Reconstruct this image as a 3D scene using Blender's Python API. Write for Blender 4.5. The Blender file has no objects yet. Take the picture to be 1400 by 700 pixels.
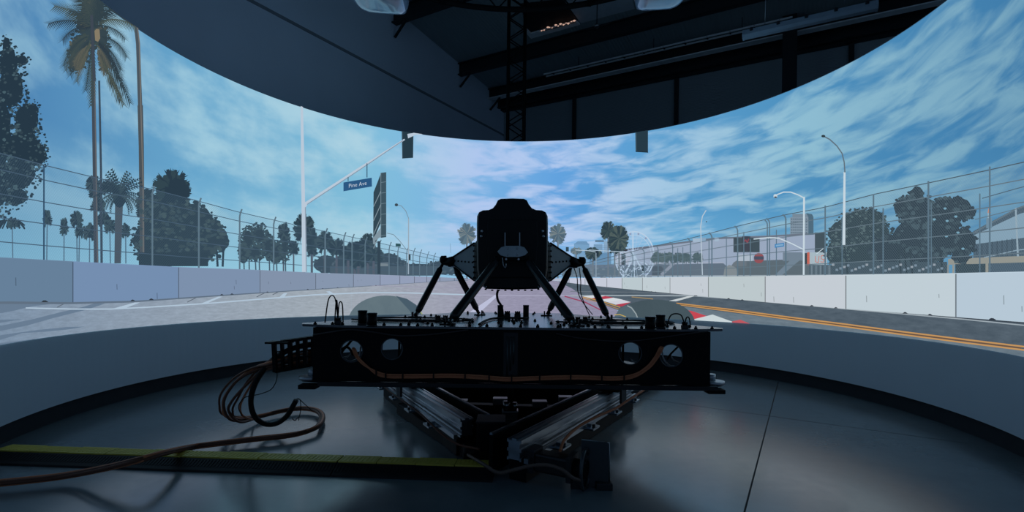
import bpy, bmesh, math, random
from mathutils import Vector, Matrix

# ------------------------------------------------------------------ camera, world, exposure
scn = bpy.context.scene
col = scn.collection
F, Y0, ROLL = 683.7, 396.9, 0.0118          # focal length in pixels, horizon row, camera roll
R = 4.0                                      # radius of the curved screen, whose centre is the origin
CAM = Vector((-0.006, -5.118, 1.2))
Z_TOP, Z_BOT, Z_SKIRT = 3.912, 0.762, 0.163  # screen picture top / bottom, bottom of the skirt
cd = bpy.data.cameras.new('camera'); cam = bpy.data.objects.new('camera', cd); col.objects.link(cam)
cd.sensor_width = 36; cd.lens = F/1400*36; cd.shift_y = (Y0-350)/1400; cd.clip_end = 100; cd.clip_start = .05
cr, sr = math.cos(ROLL), math.sin(ROLL)
cam.matrix_world = Matrix(((cr, -sr, 0, CAM.x), (0, 0, -1, CAM.y), (sr, cr, 0, CAM.z), (0, 0, 0, 1)))
scn.camera = cam
w = bpy.data.worlds.new('world'); scn.world = w; w.use_nodes = True
w.node_tree.nodes['Background'].inputs[0].default_value = (.35, .6, 1, 1)
w.node_tree.nodes['Background'].inputs[1].default_value = .15
scn.view_settings.view_transform = 'Standard'; scn.view_settings.look = 'None'
scn.view_settings.exposure = 0; scn.view_settings.gamma = 1; scn.view_settings.use_curve_mapping = False

def ray(px, py):
    u, v = (px-700)/F, -(py-Y0)/F
    return Vector((cr*u - sr*v, 1, sr*u + cr*v))
def P(px, py, d): return CAM + ray(px, py)*d
def G(px, py, z=0.0):
    r = ray(px, py); return CAM + r*((z-CAM.z)/r.z)
def TZ(px, py):                              # where on the screen: angle, height
    r = ray(px, py); a = r.x**2+r.y**2; b = CAM.x*r.x+CAM.y*r.y; c = CAM.x**2+CAM.y**2-R*R
    t = (-b+math.sqrt(max(b*b-a*c, 0)))/a; p = CAM+r*t
    return math.atan2(p.x, p.y), p.z

# ------------------------------------------------------------------ materials
def lin(c): 
    c = c/255.; return c/12.92 if c <= .04045 else ((c+.055)/1.055)**2.4
def C(r, g, b): return (lin(r), lin(g), lin(b), 1)
_m = {}
def newmat(name):
    m = bpy.data.materials.new(name); m.use_nodes = True; nt = m.node_tree; nt.nodes.clear()
    out = nt.nodes.new('ShaderNodeOutputMaterial'); return m, nt, out
def em(r, g, b, sampled=False):              # a colour shown on the lit screen
    k = ('e', r, g, b)
    if k in _m: return _m[k]
    m, nt, out = newmat('picture_%d_%d_%d' % (r, g, b))
    e = nt.nodes.new('ShaderNodeEmission'); e.inputs[0].default_value = C(r, g, b)
    nt.links.new(e.outputs[0], out.inputs[0])
    if not sampled: m.cycles.emission_sampling = 'NONE'
    _m[k] = m; return m
def pm(name, rgb, rough=.5, metal=0, spec=.5, noise=None, nscale=8, bump=0, coat=0):
    if name in _m: return _m[name]
    m, nt, out = newmat(name); N = nt.nodes; L = nt.links
    b = N.new('ShaderNodeBsdfPrincipled'); b.inputs['Base Color'].default_value = (*rgb, 1)
    b.inputs['Roughness'].default_value = rough; b.inputs['Metallic'].default_value = metal
    b.inputs['Specular IOR Level'].default_value = spec; b.inputs['Coat Weight'].default_value = coat
    tc = N.new('ShaderNodeTexCoord'); nz = N.new('ShaderNodeTexNoise'); nz.inputs['Scale'].default_value = nscale
    nz.inputs['Detail'].default_value = 5; L.new(tc.outputs['Object'], nz.inputs['Vector'])
    mx = N.new('ShaderNodeMix'); mx.data_type = 'RGBA'; k = noise if noise else .15
    mx.inputs[6].default_value = (*[c*(1-k) for c in rgb], 1); mx.inputs[7].default_value = (*[min(1, c*(1+k)) for c in rgb], 1)
    L.new(nz.outputs[0], mx.inputs[0]); L.new(mx.outputs[2], b.inputs['Base Color'])
    if bump:
        bp = N.new('ShaderNodeBump'); bp.inputs['Strength'].default_value = bump; bp.inputs['Distance'].default_value = .01
        L.new(nz.outputs[0], bp.inputs['Height']); L.new(bp.outputs[0], b.inputs['Normal'])
    L.new(b.outputs[0], out.inputs[0]); _m[name] = m; return m
black = pm('black_paint', (.0035, .004, .005), .5, spec=.15)
blackg = pm('black_anodised', (.008, .009, .011), .3, spec=.4)
platem = pm('black_deck_plate', (.07, .07, .085), .2, spec=1.0)
rubber = pm('black_rubber', (.012, .012, .012), .6, spec=.2)
alu = pm('aluminium', (.42, .47, .52), .28, metal=1)
steel = pm('grey_steel', (.35, .38, .4), .3, metal=1)
silver = pm('pale_zinc_plate', (.5, .52, .55), .35, metal=.6)
orange = pm('orange_cable', (.66, .22, .10), .5, spec=.3)
brown = pm('brown_cable', (.16, .065, .04), .55, spec=.3)
white = pm('white_cable', (.9, .9, .88), .4)
yellow = pm('yellow_ramp_lid', (.60, .50, .07), .55, noise=.25, nscale=30)
skirtm = pm('grey_screen_paint', (.54, .64, .71), .8, spec=.15, noise=.04, nscale=1.5)
wallm = pm('blue_grey_wall', (.70, .80, .92), .7, spec=.2, noise=.08, nscale=1)
fabric = pm('carbon_tub', (.006, .006, .007), .45, spec=.3)
wingm = pm('grey_side_panel', (.17, .20, .225), .45, spec=.4)
projm = pm('pale_blue_projector_shell', (.30, .40, .55), .18, spec=.6, coat=.5)
lightm = pm('painted_fixture', (.30, .38, .46), .5)

# ------------------------------------------------------------------ builders
class MB:
    def __init__(s): s.v = []; s.f = []; s.mi = []; s.sm = []
    def add(s, vs, fs, mi=0, sm=False):
        o = len(s.v); s.v += [tuple(v) for v in vs]; s.f += [tuple(i+o for i in f) for f in fs]
        s.mi += [mi]*len(fs); s.sm += [sm]*len(fs); return s
    def box(s, c, size, rot=None, mi=0):
        c = Vector(c); M = rot if rot else Matrix.Identity(3); h = [x/2 for x in size]
        vs = [c + M@Vector((sx*h[0], sy*h[1], sz*h[2])) for sx in (-1, 1) for sy in (-1, 1) for sz in (-1, 1)]
        return s.add(vs, [(0, 1, 3, 2), (4, 6, 7, 5), (0, 4, 5, 1), (2, 3, 7, 6), (0, 2, 6, 4), (1, 5, 7, 3)], mi)
    def bar(s, a, b, w, h, up=(0, 0, 1), mi=0):
        a, b = Vector(a), Vector(b); d = (b-a); L = d.length; y = d.normalized(); x = y.cross(Vector(up)).normalized(); z = x.cross(y)
        M = Matrix((x, y, z)).transposed(); return s.box((a+b)/2, (w, L, h), M, mi)
    def tube(s, pts, r, seg=8, mi=0, cap=True):
        pts = [Vector(p) for p in pts]; n = len(pts); rs = r if isinstance(r, (list, tuple)) else [r]*n
        vs = []; fs = []; prev = None
        for i, p in enumerate(pts):
            t = (pts[min(i+1, n-1)]-pts[max(i-1, 0)]).normalized()
            if prev is None: x = t.orthogonal().normalized()
            else:
                x = prev - t*prev.dot(t); x = x.normalized() if x.length > 1e-6 else t.orthogonal().normalized()
            prev = x; y = t.cross(x)
            for k in range(seg):
                a = 2*math.pi*k/seg; vs.append(p+(x*math.cos(a)+y*math.sin(a))*rs[i])
        for i in range(n-1):
            for k in range(seg):
                k2 = (k+1) % seg; fs.append((i*seg+k, i*seg+k2, (i+1)*seg+k2, (i+1)*seg+k))
        s.add(vs, fs, mi, True)
        if cap:
            o = len(s.v)-n*seg
            s.f.append(tuple(o+k for k in reversed(range(seg)))); s.f.append(tuple(o+(n-1)*seg+k for k in range(seg))); s.mi += [mi]*2; s.sm += [False]*2
        return s
    def cyl(s, a, b, r, seg=20, mi=0): return s.tube([a, b], r, seg, mi)
    def prism(s, poly, vec, mi=0):           # poly: 3D points, extruded by vec
        n = len(poly); poly = [Vector(p) for p in poly]; vec = Vector(vec)
        vs = poly+[p+vec for p in poly]
        return s.add(vs, [tuple(reversed(range(n))), tuple(range(n, 2*n))]+[(i, (i+1) % n, n+(i+1) % n, n+i) for i in range(n)], mi)
    def build(s, name, mats, parent=None, bevel=0, origin=None):
        me = bpy.data.meshes.new(name); me.from_pydata(s.v, [], s.f)
        for m in (mats if isinstance(mats, (list, tuple)) else [mats]): me.materials.append(m)
        me.polygons.foreach_set('material_index', s.mi); me.polygons.foreach_set('use_smooth', s.sm)
        bm = bmesh.new(); bm.from_mesh(me); bmesh.ops.recalc_face_normals(bm, faces=bm.faces); bm.to_mesh(me); bm.free()
        me.update(); o = bpy.data.objects.new(name, me); col.objects.link(o)
        if origin is not None:
            og = Vector(origin); me.transform(Matrix.Translation(-og)); o.location = og
        if parent is not None:
            o.parent = parent; o.matrix_parent_inverse = Matrix.Translation(-gl(parent))
        if bevel:
            b = o.modifiers.new('bevel', 'BEVEL'); b.width = bevel; b.segments = 2; b.limit_method = 'ANGLE'
        return o
def gl(o):
    v = Vector(o.location)
    return v if o.parent is None else Vector(o.location)  # parents keep world-space offsets
def empty(name, loc, label=None, cat=None, group=None):
    o = bpy.data.objects.new(name, None); col.objects.link(o); o.location = loc; o.empty_display_size = .1
    return tag(o, label, cat, group)
def tag(o, label=None, cat=None, group=None, kind=None):
    if label: o['label'] = label
    if cat: o['category'] = cat
    if group: o['group'] = group
    if kind: o['kind'] = kind
    return o
def smooth(pts, n=8):                        # Catmull-Rom through points
    pts = [Vector(p) for p in pts]; q = [pts[0]*2-pts[1]]+pts+[pts[-1]*2-pts[-2]]; out = []
    for i in range(1, len(q)-2):
        a, b, c, d = q[i-1:i+3]
        for k in range(n):
            t = k/n; out.append(.5*((2*b)+(c-a)*t+(2*a-5*b+4*c-d)*t*t+(3*b-a-3*c+d)*t**3))
    out.append(pts[-1]); return out
def panel(name, outer, holes, th, mat, M, parent):   # flat plate with real round holes; M maps (x, y, 0) to the world
    cu = bpy.data.curves.new(name, 'CURVE'); cu.dimensions = '2D'; cu.fill_mode = 'BOTH'; cu.extrude = th/2
    for pts in [outer]+[[(cx+r*math.cos(a*math.pi/20), cy+r*math.sin(a*math.pi/20)) for a in range(40)] for cx, cy, r in holes]:
        sp = cu.splines.new('POLY'); sp.points.add(len(pts)-1); sp.use_cyclic_u = True
        for p, (x, y) in zip(sp.points, pts): p.co = (x, y, 0, 1)
    t = bpy.data.objects.new('tmp', cu); me = bpy.data.meshes.new_from_object(t); bpy.data.objects.remove(t)
    me.transform(M); me.materials.clear(); me.materials.append(mat); me.name = name
    o = bpy.data.objects.new(name, me); col.objects.link(o)
    if parent: o.parent = parent; o.matrix_parent_inverse = Matrix.Translation(-gl(parent))
    return o
def frame(o, x, y):                          # matrix from an origin and two in-plane axes
    x = Vector(x).normalized(); z = x.cross(Vector(y)).normalized(); y = z.cross(x)
    M = Matrix((x, y, z)).transposed().to_4x4(); M.translation = Vector(o); return M

# ------------------------------------------------------------------ building around the screen
A = Vector((.502, .865, 0)); B = Vector((.865, -.502, 0)); C0 = Vector((CAM.x, CAM.y, 0)); WL = -7.88; WB = 12.96
def ab(a, b, z): return C0 + A*a + B*b + Vector((0, 0, z))
def roofz(a): return 7.16+.1*(10.68-a)
def floor_mat():
    m, nt, out = newmat('polished_concrete'); N = nt.nodes; L = nt.links
    b = N.new('ShaderNodeBsdfPrincipled'); tc = N.new('ShaderNodeTexCoord')
    n1 = N.new('ShaderNodeTexNoise'); n1.inputs['Scale'].default_value = .9; n1.inputs['Detail'].default_value = 8; n1.inputs['Roughness'].default_value = .6
    n2 = N.new('ShaderNodeTexNoise'); n2.inputs['Scale'].default_value = 14; n2.inputs['Detail'].default_value = 6
    for n in (n1, n2): L.new(tc.outputs['Object'], n.inputs['Vector'])
    r = N.new('ShaderNodeValToRGB'); r.color_ramp.elements[0].position = .3; r.color_ramp.elements[1].position = .7
    r.color_ramp.elements[0].color = (.125, .16, .178, 1); r.color_ramp.elements[1].color = (.21, .26, .28, 1)
    L.new(n1.outputs[0], r.inputs[0]); L.new(r.outputs[0], b.inputs['Base Color'])
    mr = N.new('ShaderNodeMapRange'); mr.inputs[3].default_value = .13; mr.inputs[4].default_value = .28; b.inputs['Coat Weight'].default_value = .45; b.inputs['Coat Roughness'].default_value = .2; b.inputs['Coat IOR'].default_value = 1.5; L.new(n2.outputs[0], mr.inputs[0])
    L.new(mr.outputs[0], b.inputs['Roughness']); b.inputs['Specular IOR Level'].default_value = 1.0
    bp = N.new('ShaderNodeBump'); bp.inputs['Strength'].default_value = .06; bp.inputs['Distance'].default_value = .01
    L.new(n1.outputs[0], bp.inputs['Height']); L.new(bp.outputs[0], b.inputs['Normal']); L.new(b.outputs[0], out.inputs[0]); return m
def corr_mat(name, c, scale, axis, strength=.3):       # profiled sheet metal
    m, nt, out = newmat(name); N = nt.nodes; L = nt.links
    b = N.new('ShaderNodeBsdfPrincipled'); b.inputs['Base Color'].default_value = (*c, 1); b.inputs['Roughness'].default_value = .6
    tc = N.new('ShaderNodeTexCoord'); mp = N.new('ShaderNodeMapping'); mp.inputs['Rotation'].default_value = (0, 0, math.radians(30.1))
    wv = N.new('ShaderNodeTexWave'); wv.bands_direction = axis; wv.inputs['Scale'].default_value = scale; wv.inputs['Distortion'].default_value = .15
    L.new(tc.outputs['Object'], mp.inputs['Vector']); L.new(mp.outputs[0], wv.inputs['Vector'])
    bp = N.new('ShaderNodeBump'); bp.inputs['Strength'].default_value = strength; bp.inputs['Distance'].default_value = .03
    L.new(wv.outputs[0], bp.inputs['Height']); L.new(bp.outputs[0], b.inputs['Normal']); L.new(b.outputs[0], out.inputs[0]); return m
tag(MB().box((0, 2, -.1), (36, 32, .2)).build('floor', floor_mat()), kind='structure')
# saw-cut joints in the floor slab
jm = pm('floor_joint', (.012, .014, .016), .8)
for k, (p, q, wd) in enumerate([((1064, 522), (1018, 699), .010), ((880, 545), (1330, 607), .004)]):
    a, b = G(*p, .0005), G(*q, .0005); d = (b-a).normalized(); b = b + d*(2.5 if k == 0 else 0)
    tag(MB().bar(a, b, wd, .001).build('trim_%d' % (k+1), jm), kind='structure')
MB_ = MB().prism([ab(-8, WL, -.0), ab(WB, WL, 0), ab(WB, WL, roofz(WB)), ab(-8, WL, roofz(-8))], -B*.2)
tag(MB_.build('wall_left', wallm), kind='structure')
tag(MB().bar(ab(-8, WL+.012, 5.9), ab(WB, WL+.012, 5.9), .02, .05).build('trim_4', pm('wall_rail', (.22, .26, .3), .6)), kind='structure')
bw = corr_mat('ribbed_wall_sheet', (.34, .39, .41), 9, 'Z', .15)
tag(MB().prism([ab(WB, WL, 0), ab(WB, 14, 0), ab(WB, 14, roofz(WB)), ab(WB, WL, roofz(WB))], A*.2).build('wall_back', bw), kind='structure')
cm = corr_mat('ribbed_roof_sheet', (.34, .40, .42), 4, 'X', .25)
tag(MB().prism([ab(-8, WL, roofz(-8)), ab(WB, WL, roofz(WB)), ab(WB, 14, roofz(WB)), ab(-8, 14, roofz(-8))], (0, 0, .2)).build('ceiling', cm), kind='structure')
dark = pm('dark_steel', (.025, .028, .032), .5, spec=.3)
flange = pm('pale_highlight_edge', (.9, .95, .95), .45)  # pale colour paints in the bright highlight along the flange
def ibeam(a, z0, z1, b0, b1, wf=.16, m=dark, n=5, edge=None):
    mb = MB(); zc = (z0+z1)/2
    mb.bar(ab(a, b0, zc), ab(a, b1, zc), .03, z1-z0-.02); mb.bar(ab(a, b0, z1-.012), ab(a, b1, z1-.012), wf, .024)
    mb.bar(ab(a, b0, z0+.012), ab(a, b1, z0+.012), wf, .024, mi=1 if edge else 0)
    return tag(mb.build('trim_%d' % n, [m, edge or m]), kind='structure')
ibeam(8.23, 7.06, 7.39, WL, 14, n=5); ibeam(10.68, 6.84, 7.15, WL, 14, n=6); ibeam(12.15, 6.70, 6.99, WL, 14, .2, n=7, edge=flange)
ibeam(12.62, 6.60, 6.9, WL, 14, .1, n=8)
tag(MB().bar(ab(WB-.1, WL, 6.75), ab(WB-.1, 14, 6.75), .18, .34).build('trim_9', dark), kind='structure')
for k, b in enumerate((WL+.35+9.0, WL+.35+11.75)): pass
def bwall(px):                               # b coordinate on the back wall under an image column
    u = (px-700)/F; D = WB/(.865+.502*u); return Vector((u*D, D, 0)).dot(B)
for k, px in enumerate((783, 922, 1160)):
    b = bwall(px); tag(MB().box(ab(WB-.04, b, 3.3), (.1, .07, 6.6), Matrix.Rotation(math.radians(-30.1), 3, 'Z')).build('trim_%d' % (10+k), dark), kind='structure')
mb = MB(); cb = ab(12.0, 0, 0); u = (1076-700)/F; D = 12.0/(.865+.502*u); cpt = C0+Vector((u*D, D, 0)); RB = Matrix.Rotation(math.radians(-30.1), 3, 'Z')
mb.box(cpt+Vector((0, 0, 3.5)), (.02, .26, 7.0), RB)
for s in (-1, 1): mb.box(cpt+Vector((0, 0, 3.5))+A*.13*s, (.27, .02, 7.0), RB)
tag(mb.build('trim_13', dark), kind='structure')
# brackets under the purlins on the left wall
for k, (a, z) in enumerate(((8.23, 7.06), (10.68, 6.84), (12.15, 6.70))):
    mb = MB().bar(ab(a, WL+.03, z-.3), ab(a, WL+.36, z+.01), .05, .035); mb.bar(ab(a, WL+.03, z-.34), ab(a, WL+.03, z+.01), .07, .06)
    tag(mb.build('trim_%d' % (14+k), dark), kind='structure')
# pipes and a cable tray below the roof
def on_plane_a(px, py, a):
    r = ray(px, py); t = a/(r.x*.502+r.y*.865); return CAM+r*t
def roof_line(p, q, a, r_, name, mat, label, cat, ext=5):
    z0 = on_plane_a(*p, a).z; b0 = (on_plane_a(*p, a)-C0).dot(B); b1 = (on_plane_a(*q, a)-C0).dot(B)
    z = (z0+on_plane_a(*q, a).z)/2
    return b0, b1, z
b0, b1, z = roof_line((745, 104), (1010, 41), 11.6, .03, '', None, '', '')
t = empty('cable_tray', ab(11.6, b0, z), 'thin twin-rail cable tray hung under the ribbed roof behind the screen', 'cable tray')
for s in (-1, 1): MB().bar(ab(11.6+.07*s, b0, z), ab(11.6+.07*s, b1+1, z), .02, .035).build('side_rail', flange, t)
mb = MB()
for i in range(12): bb = b0+(b1+1-b0)*(i+.5)/12; MB().bar(ab(11.52, bb, z), ab(11.68, bb, z), .03, .012).build('rung', dark, t)
mb = MB()
for i in range(3): bb = b0+(b1+1-b0)*(i+.5)/3; MB().cyl(ab(11.6, bb, z), ab(11.6, bb, roofz(11.6)-.01), .008, 6).build('hanger_rod', dark, t)
q = on_plane_a(840, 38, 9.9); zz = q.z
p0 = ab(9.9, -1.2, zz)
# hatch in the roof with glowing beads added for warm reflections at its sill
def roofpt(px, py, dz=0):
    r = ray(px, py); den = r.z + .1*(.502*r.x+.865*r.y); t = (7.16+1.068+dz-1.2)/den; return CAM+r*t
hatch = MB(); hm = [pm('hatch_void', (.008, .008, .01), .8), pm('hatch_sill', (.85, .88, .92), .5)]
def rq(pts, th, mi, dz=-.03): hatch.prism([roofpt(x, y, dz) for x, y in pts], (0, 0, th), mi)
rq([(722, 47), (790, 28), (770, 0), (712, 6)], .02, 0, -.03)
rq([(726, 53), (793, 34), (788, 29), (726, 46)], .03, 1, -.06)
rq([(714, 40), (726, 53), (726, 46), (716, 36)], .03, 1, -.06)
tag(hatch.build('window_1', hm), kind='structure')
warm = newmat('warm_glint_glow'); e = warm[1].nodes.new('ShaderNodeEmission'); e.inputs[0].default_value = C(235, 190, 170); e.inputs[1].default_value = .7; warm[1].links.new(e.outputs[0], warm[2].inputs[0])
random.seed(4); mb = MB(); cst = empty('warm_glints', roofpt(760, 36, -.1), 'row of tiny glowing beads standing in for warm reflections at the roof hatch sill', 'light')
mb.tube([roofpt(739, 43, -.09), roofpt(760, 38, -.1), roofpt(787, 30, -.09)], .008, 6); mb.build('wire', rubber, cst)
for i in range(13):
    x = 741+i*3.6+random.uniform(-1, 1); c = roofpt(x, 42.3-(x-741)*.27-random.uniform(0, 3.5), -.09); r_ = random.uniform(.008, .022)
    MB().tube([c-Vector((r_*1.6, 0, 0)), c, c+Vector((r_*1.6, 0, .01))], [r_*.3, r_, r_*.3], 8).build('glint', warm[0], cst)
# lighter sheet beside the hatch
mb = MB().prism([roofpt(772, 2, -.01), roofpt(794, 32, -.01), roofpt(868, 12, -.01), roofpt(862, -14, -.01)], (0, 0, .008))
tag(mb.build('trim_17', pm('pale_roof_sheet', (.6, .66, .72), .6)), kind='structure')
# pendant luminaire
L0, L1 = P(1018, 48, 7.0), P(1197, 8, 7.0*.893); L1.z = L0.z
t = empty('tube_light_fixture', (L0+L1)/2, 'long unlit trough light hanging by wires below the dark roof', 'light fixture')
dv = (L1-L0).normalized(); sd = dv.cross(Vector((0, 0, 1)))
prof = [(-.065, -.02), (-.05, .05), (.05, .05), (.065, -.02), (.04, -.055), (-.04, -.055)]
MB().prism([L0+sd*x+Vector((0, 0, z)) for x, z in prof], L1-L0).build('housing', lightm, t, bevel=.004)
for e_, s in ((L0, -1), (L1, 1)): MB().prism([e_+sd*x*1.06+Vector((0, 0, z*1.06)) for x, z in prof], dv*.025*s).build('end_cap', lightm, t)
for k in range(5):
    c = L0.lerp(L1, .06+k*.22); MB().box(c+Vector((0, 0, .035))-sd*-.06, (.03, .03, .04)).build('clip', dark, t)
for f_ in (.17, .78):
    c = L0.lerp(L1, f_); a_ = (c-C0).dot(A)
    MB().tube([c+Vector((0, 0, .05)), c+Vector((.01, 0, .6)), Vector((c.x, c.y, roofz(a_)))], .004, 6).build('hanging_wire', steel, t)
# smoke detector on the roof beam
c = on_plane_a(816, 37, 9.6)
t = empty('pipe_clamp', c, 'small round fitting on a thin rod under the roof, right of the hatch', 'fitting')
MB().cyl(c, c+Vector((0, 0, .05)), .05).build('disc', steel, t); MB().bar(c-B*.25, c+B*.25, .02, .02).build('rod', dark, t)
MB().cyl(c+Vector((0, 0, .05)), Vector((c.x, c.y, roofz((c-C0).dot(A))-.02)), .01, 8).build('stem', dark, t)
# lattice tower behind the screen
tw = P(706, 100, 9.55); tx, ty = tw.x, tw.y; hw = .155
t = empty('lattice_tower', (tx, ty, 0), 'tall black lattice truss tower standing behind the middle of the screen', 'truss tower')
for sx in (-1, 1):
    for sy in (-1, 1): MB().cyl((tx+sx*hw, ty+sy*hw, 0), (tx+sx*hw, ty+sy*hw, 6.95), .032, 10).build('chord', black, t)
mb = MB(); n = 34; H = 6.9
for i in range(n):
    z0, z1 = H*i/n, H*(i+1)/n; s = 1 if i % 2 else -1
    for a_, b_ in (((-1, -1), (1, -1)), ((1, -1), (1, 1)), ((1, 1), (-1, 1)), ((-1, 1), (-1, -1))):
        p_, q_ = (a_, b_) if s > 0 else (b_, a_)
        mb.cyl((tx+p_[0]*hw, ty+p_[1]*hw, z0), (tx+q_[0]*hw, ty+q_[1]*hw, z1), .011, 6)
mb.build('lacing', black, t); MB().box((tx, ty, .01), (.5, .5, .02)).build('base_plate', black, t)
# lighting ring over the cockpit
RZ = 6.12; rr = 3.68; cy_ = 0.0
t = empty('ring_truss', (0, cy_, RZ), 'large black circular truss ring hung high over the cockpit', 'truss ring')
def circ(r_, z_, n=96): return [(r_*math.sin(2*math.pi*k/n), cy_+r_*math.cos(2*math.pi*k/n), z_) for k in range(n+1)]
MB().tube(circ(rr, RZ+.02), .05, 8, cap=False).build('lower_chord', black, t); MB().tube(circ(rr-.03, RZ+.38), .035, 8, cap=False).build('upper_chord', black, t)
mb = MB(); n = 72
for k in range(n):
    a0, a1 = 2*math.pi*k/n, 2*math.pi*(k+1)/n; za, zb = (RZ+.02, RZ+.38) if k % 2 else (RZ+.38, RZ+.02)
    mb.cyl((rr*math.sin(a0), rr*math.cos(a0), za), (rr*math.sin(a1), rr*math.cos(a1), zb), .012, 6)
mb.build('lacing', black, t)
for k in range(6):
    a0 = math.pi/6+k*math.pi/3; x, y = rr*math.sin(a0), rr*math.cos(a0); a_ = (Vector((x, y, 0))-C0).dot(A)
    MB().cyl((x, y, RZ+.38), (x, y, roofz(a_)-.012), .01, 6).build('drop_wire', black, t)
for s in (-1, 1): MB().bar((s*1.25, -math.sqrt(rr*rr-1.25**2), RZ), (s*1.25, math.sqrt(rr*rr-1.25**2), RZ), .08, .08).build('cross_beam', black, t)
# projectors
def projector(s, x0, x1, ybot, label):
    d = 4.7; pc = P((x0+x1)/2, ybot, d); cx, cyy, z = pc.x, pc.y, pc.z
    hw_ = (x1-x0)/2/F*d
    t = empty('projector', (cx, cyy, z), label, 'projector', None)
    rings = []; n = 20
    for (zz, kx, ky) in ((0, .62, .55), (.012, .80, .74), (.04, .93, .9), (.12, 1.0, 1.0), (.24, 1.0, 1.0), (.27, .95, .95)):
        rings.append([(cx+hw_*kx*math.copysign(abs(math.cos(a))**.45, math.cos(a)), cyy-.20+.32*ky*math.copysign(abs(math.sin(a))**.45, math.sin(a)), z+zz+ .03*(1-math.cos(a)*s)*(1 if zz < .1 else 0)) for a in [2*math.pi*k/n for k in range(n)]])
    vs = [p for r_ in rings for p in r_]; fs = [tuple(range(n-1, -1, -1)), tuple(range((len(rings)-1)*n, len(rings)*n))]
    for i in range(len(rings)-1): fs += [(i*n+k, i*n+(k+1) % n, (i+1)*n+(k+1) % n, (i+1)*n+k) for k in range(n)]
    mb = MB(); mb.add(vs, fs, 0, True); mb.build('shell', projm, t)
    lx = cx - s*hw_*.0 + (hw_*.62 if s > 0 else -hw_*.62)
    MB().cyl((lx, cyy-.74, z+.12), (lx, cyy-.6, z+.12), .055).build('lens_barrel', blackg, t)
    MB().cyl((lx, cyy-.745, z+.12), (lx, cyy-.73, z+.12), .042).build('lens', pm('lens_glass', (.5, .6, .75), .05, metal=.9), t)
    MB().box((cx-s*hw_*.35, cyy-.3, z+.002), (.06, .05, .02)).build('slit_highlight', silver, t)  # pale box stands in for the slit-shaped highlight on the glossy shell
    a_ = MB().bar((cx, cyy-.20, z+.27), (cx, cyy-.20, RZ-.04), .05, .05, up=(0, 1, 0)); a_.box((cx, cyy-.20, z+.285), (.3, .3, .02)); a_.build('hanging_bracket', black, t)
projector(1, 484, 560, 22, 'pale blue glossy projector hanging left of the black truss tower')
projector(-1, 866, 936, 17, 'pale blue glossy projector hanging right of the roof hatch')

# ------------------------------------------------------------------ curved projection screen
SA = math.radians(121.5)
scr = empty('projection_screen', (0, 0, 0), 'huge grey curved cylindrical screen showing a blue-sky street racing circuit, wrapped around the cockpit', 'screen')
def shell(r0, r1, z0, z1, mats, name, n=160, parent=scr, a0=-SA, a1=SA):
    vs = []; fs = []
    for k in range(n+1):
        a = a0+(a1-a0)*k/n; s, c = math.sin(a), math.cos(a)
        vs += [(r0*s, r0*c, z0), (r0*s, r0*c, z1), (r1*s, r1*c, z1), (r1*s, r1*c, z0)]
    for k in range(n):
        o = 4*k
        for j in range(4): fs.append((o+j, o+(j+1) % 4, o+4+(j+1) % 4, o+4+j))
    fs += [(0, 1, 2, 3), (4*n+3, 4*n+2, 4*n+1, 4*n)]
    m = MB(); m.add(vs, fs); return m.build(name, mats, parent)
shell(R, R+.05, Z_SKIRT, Z_TOP, skirtm, 'screen_shell')
tag(shell(R+.06, R+.12, 0, Z_SKIRT+.05, pm('plinth_gap_shade', (.035, .042, .048), .8, spec=.1), 'plinth'), 'recessed plinth under the screen, coloured dark for the shaded gap')  # added base ring; its dark colour stands in for the shadowed gap
shell(R-.004, R+.054, Z_TOP, Z_TOP+.006, skirtm, 'top_edge')
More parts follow.
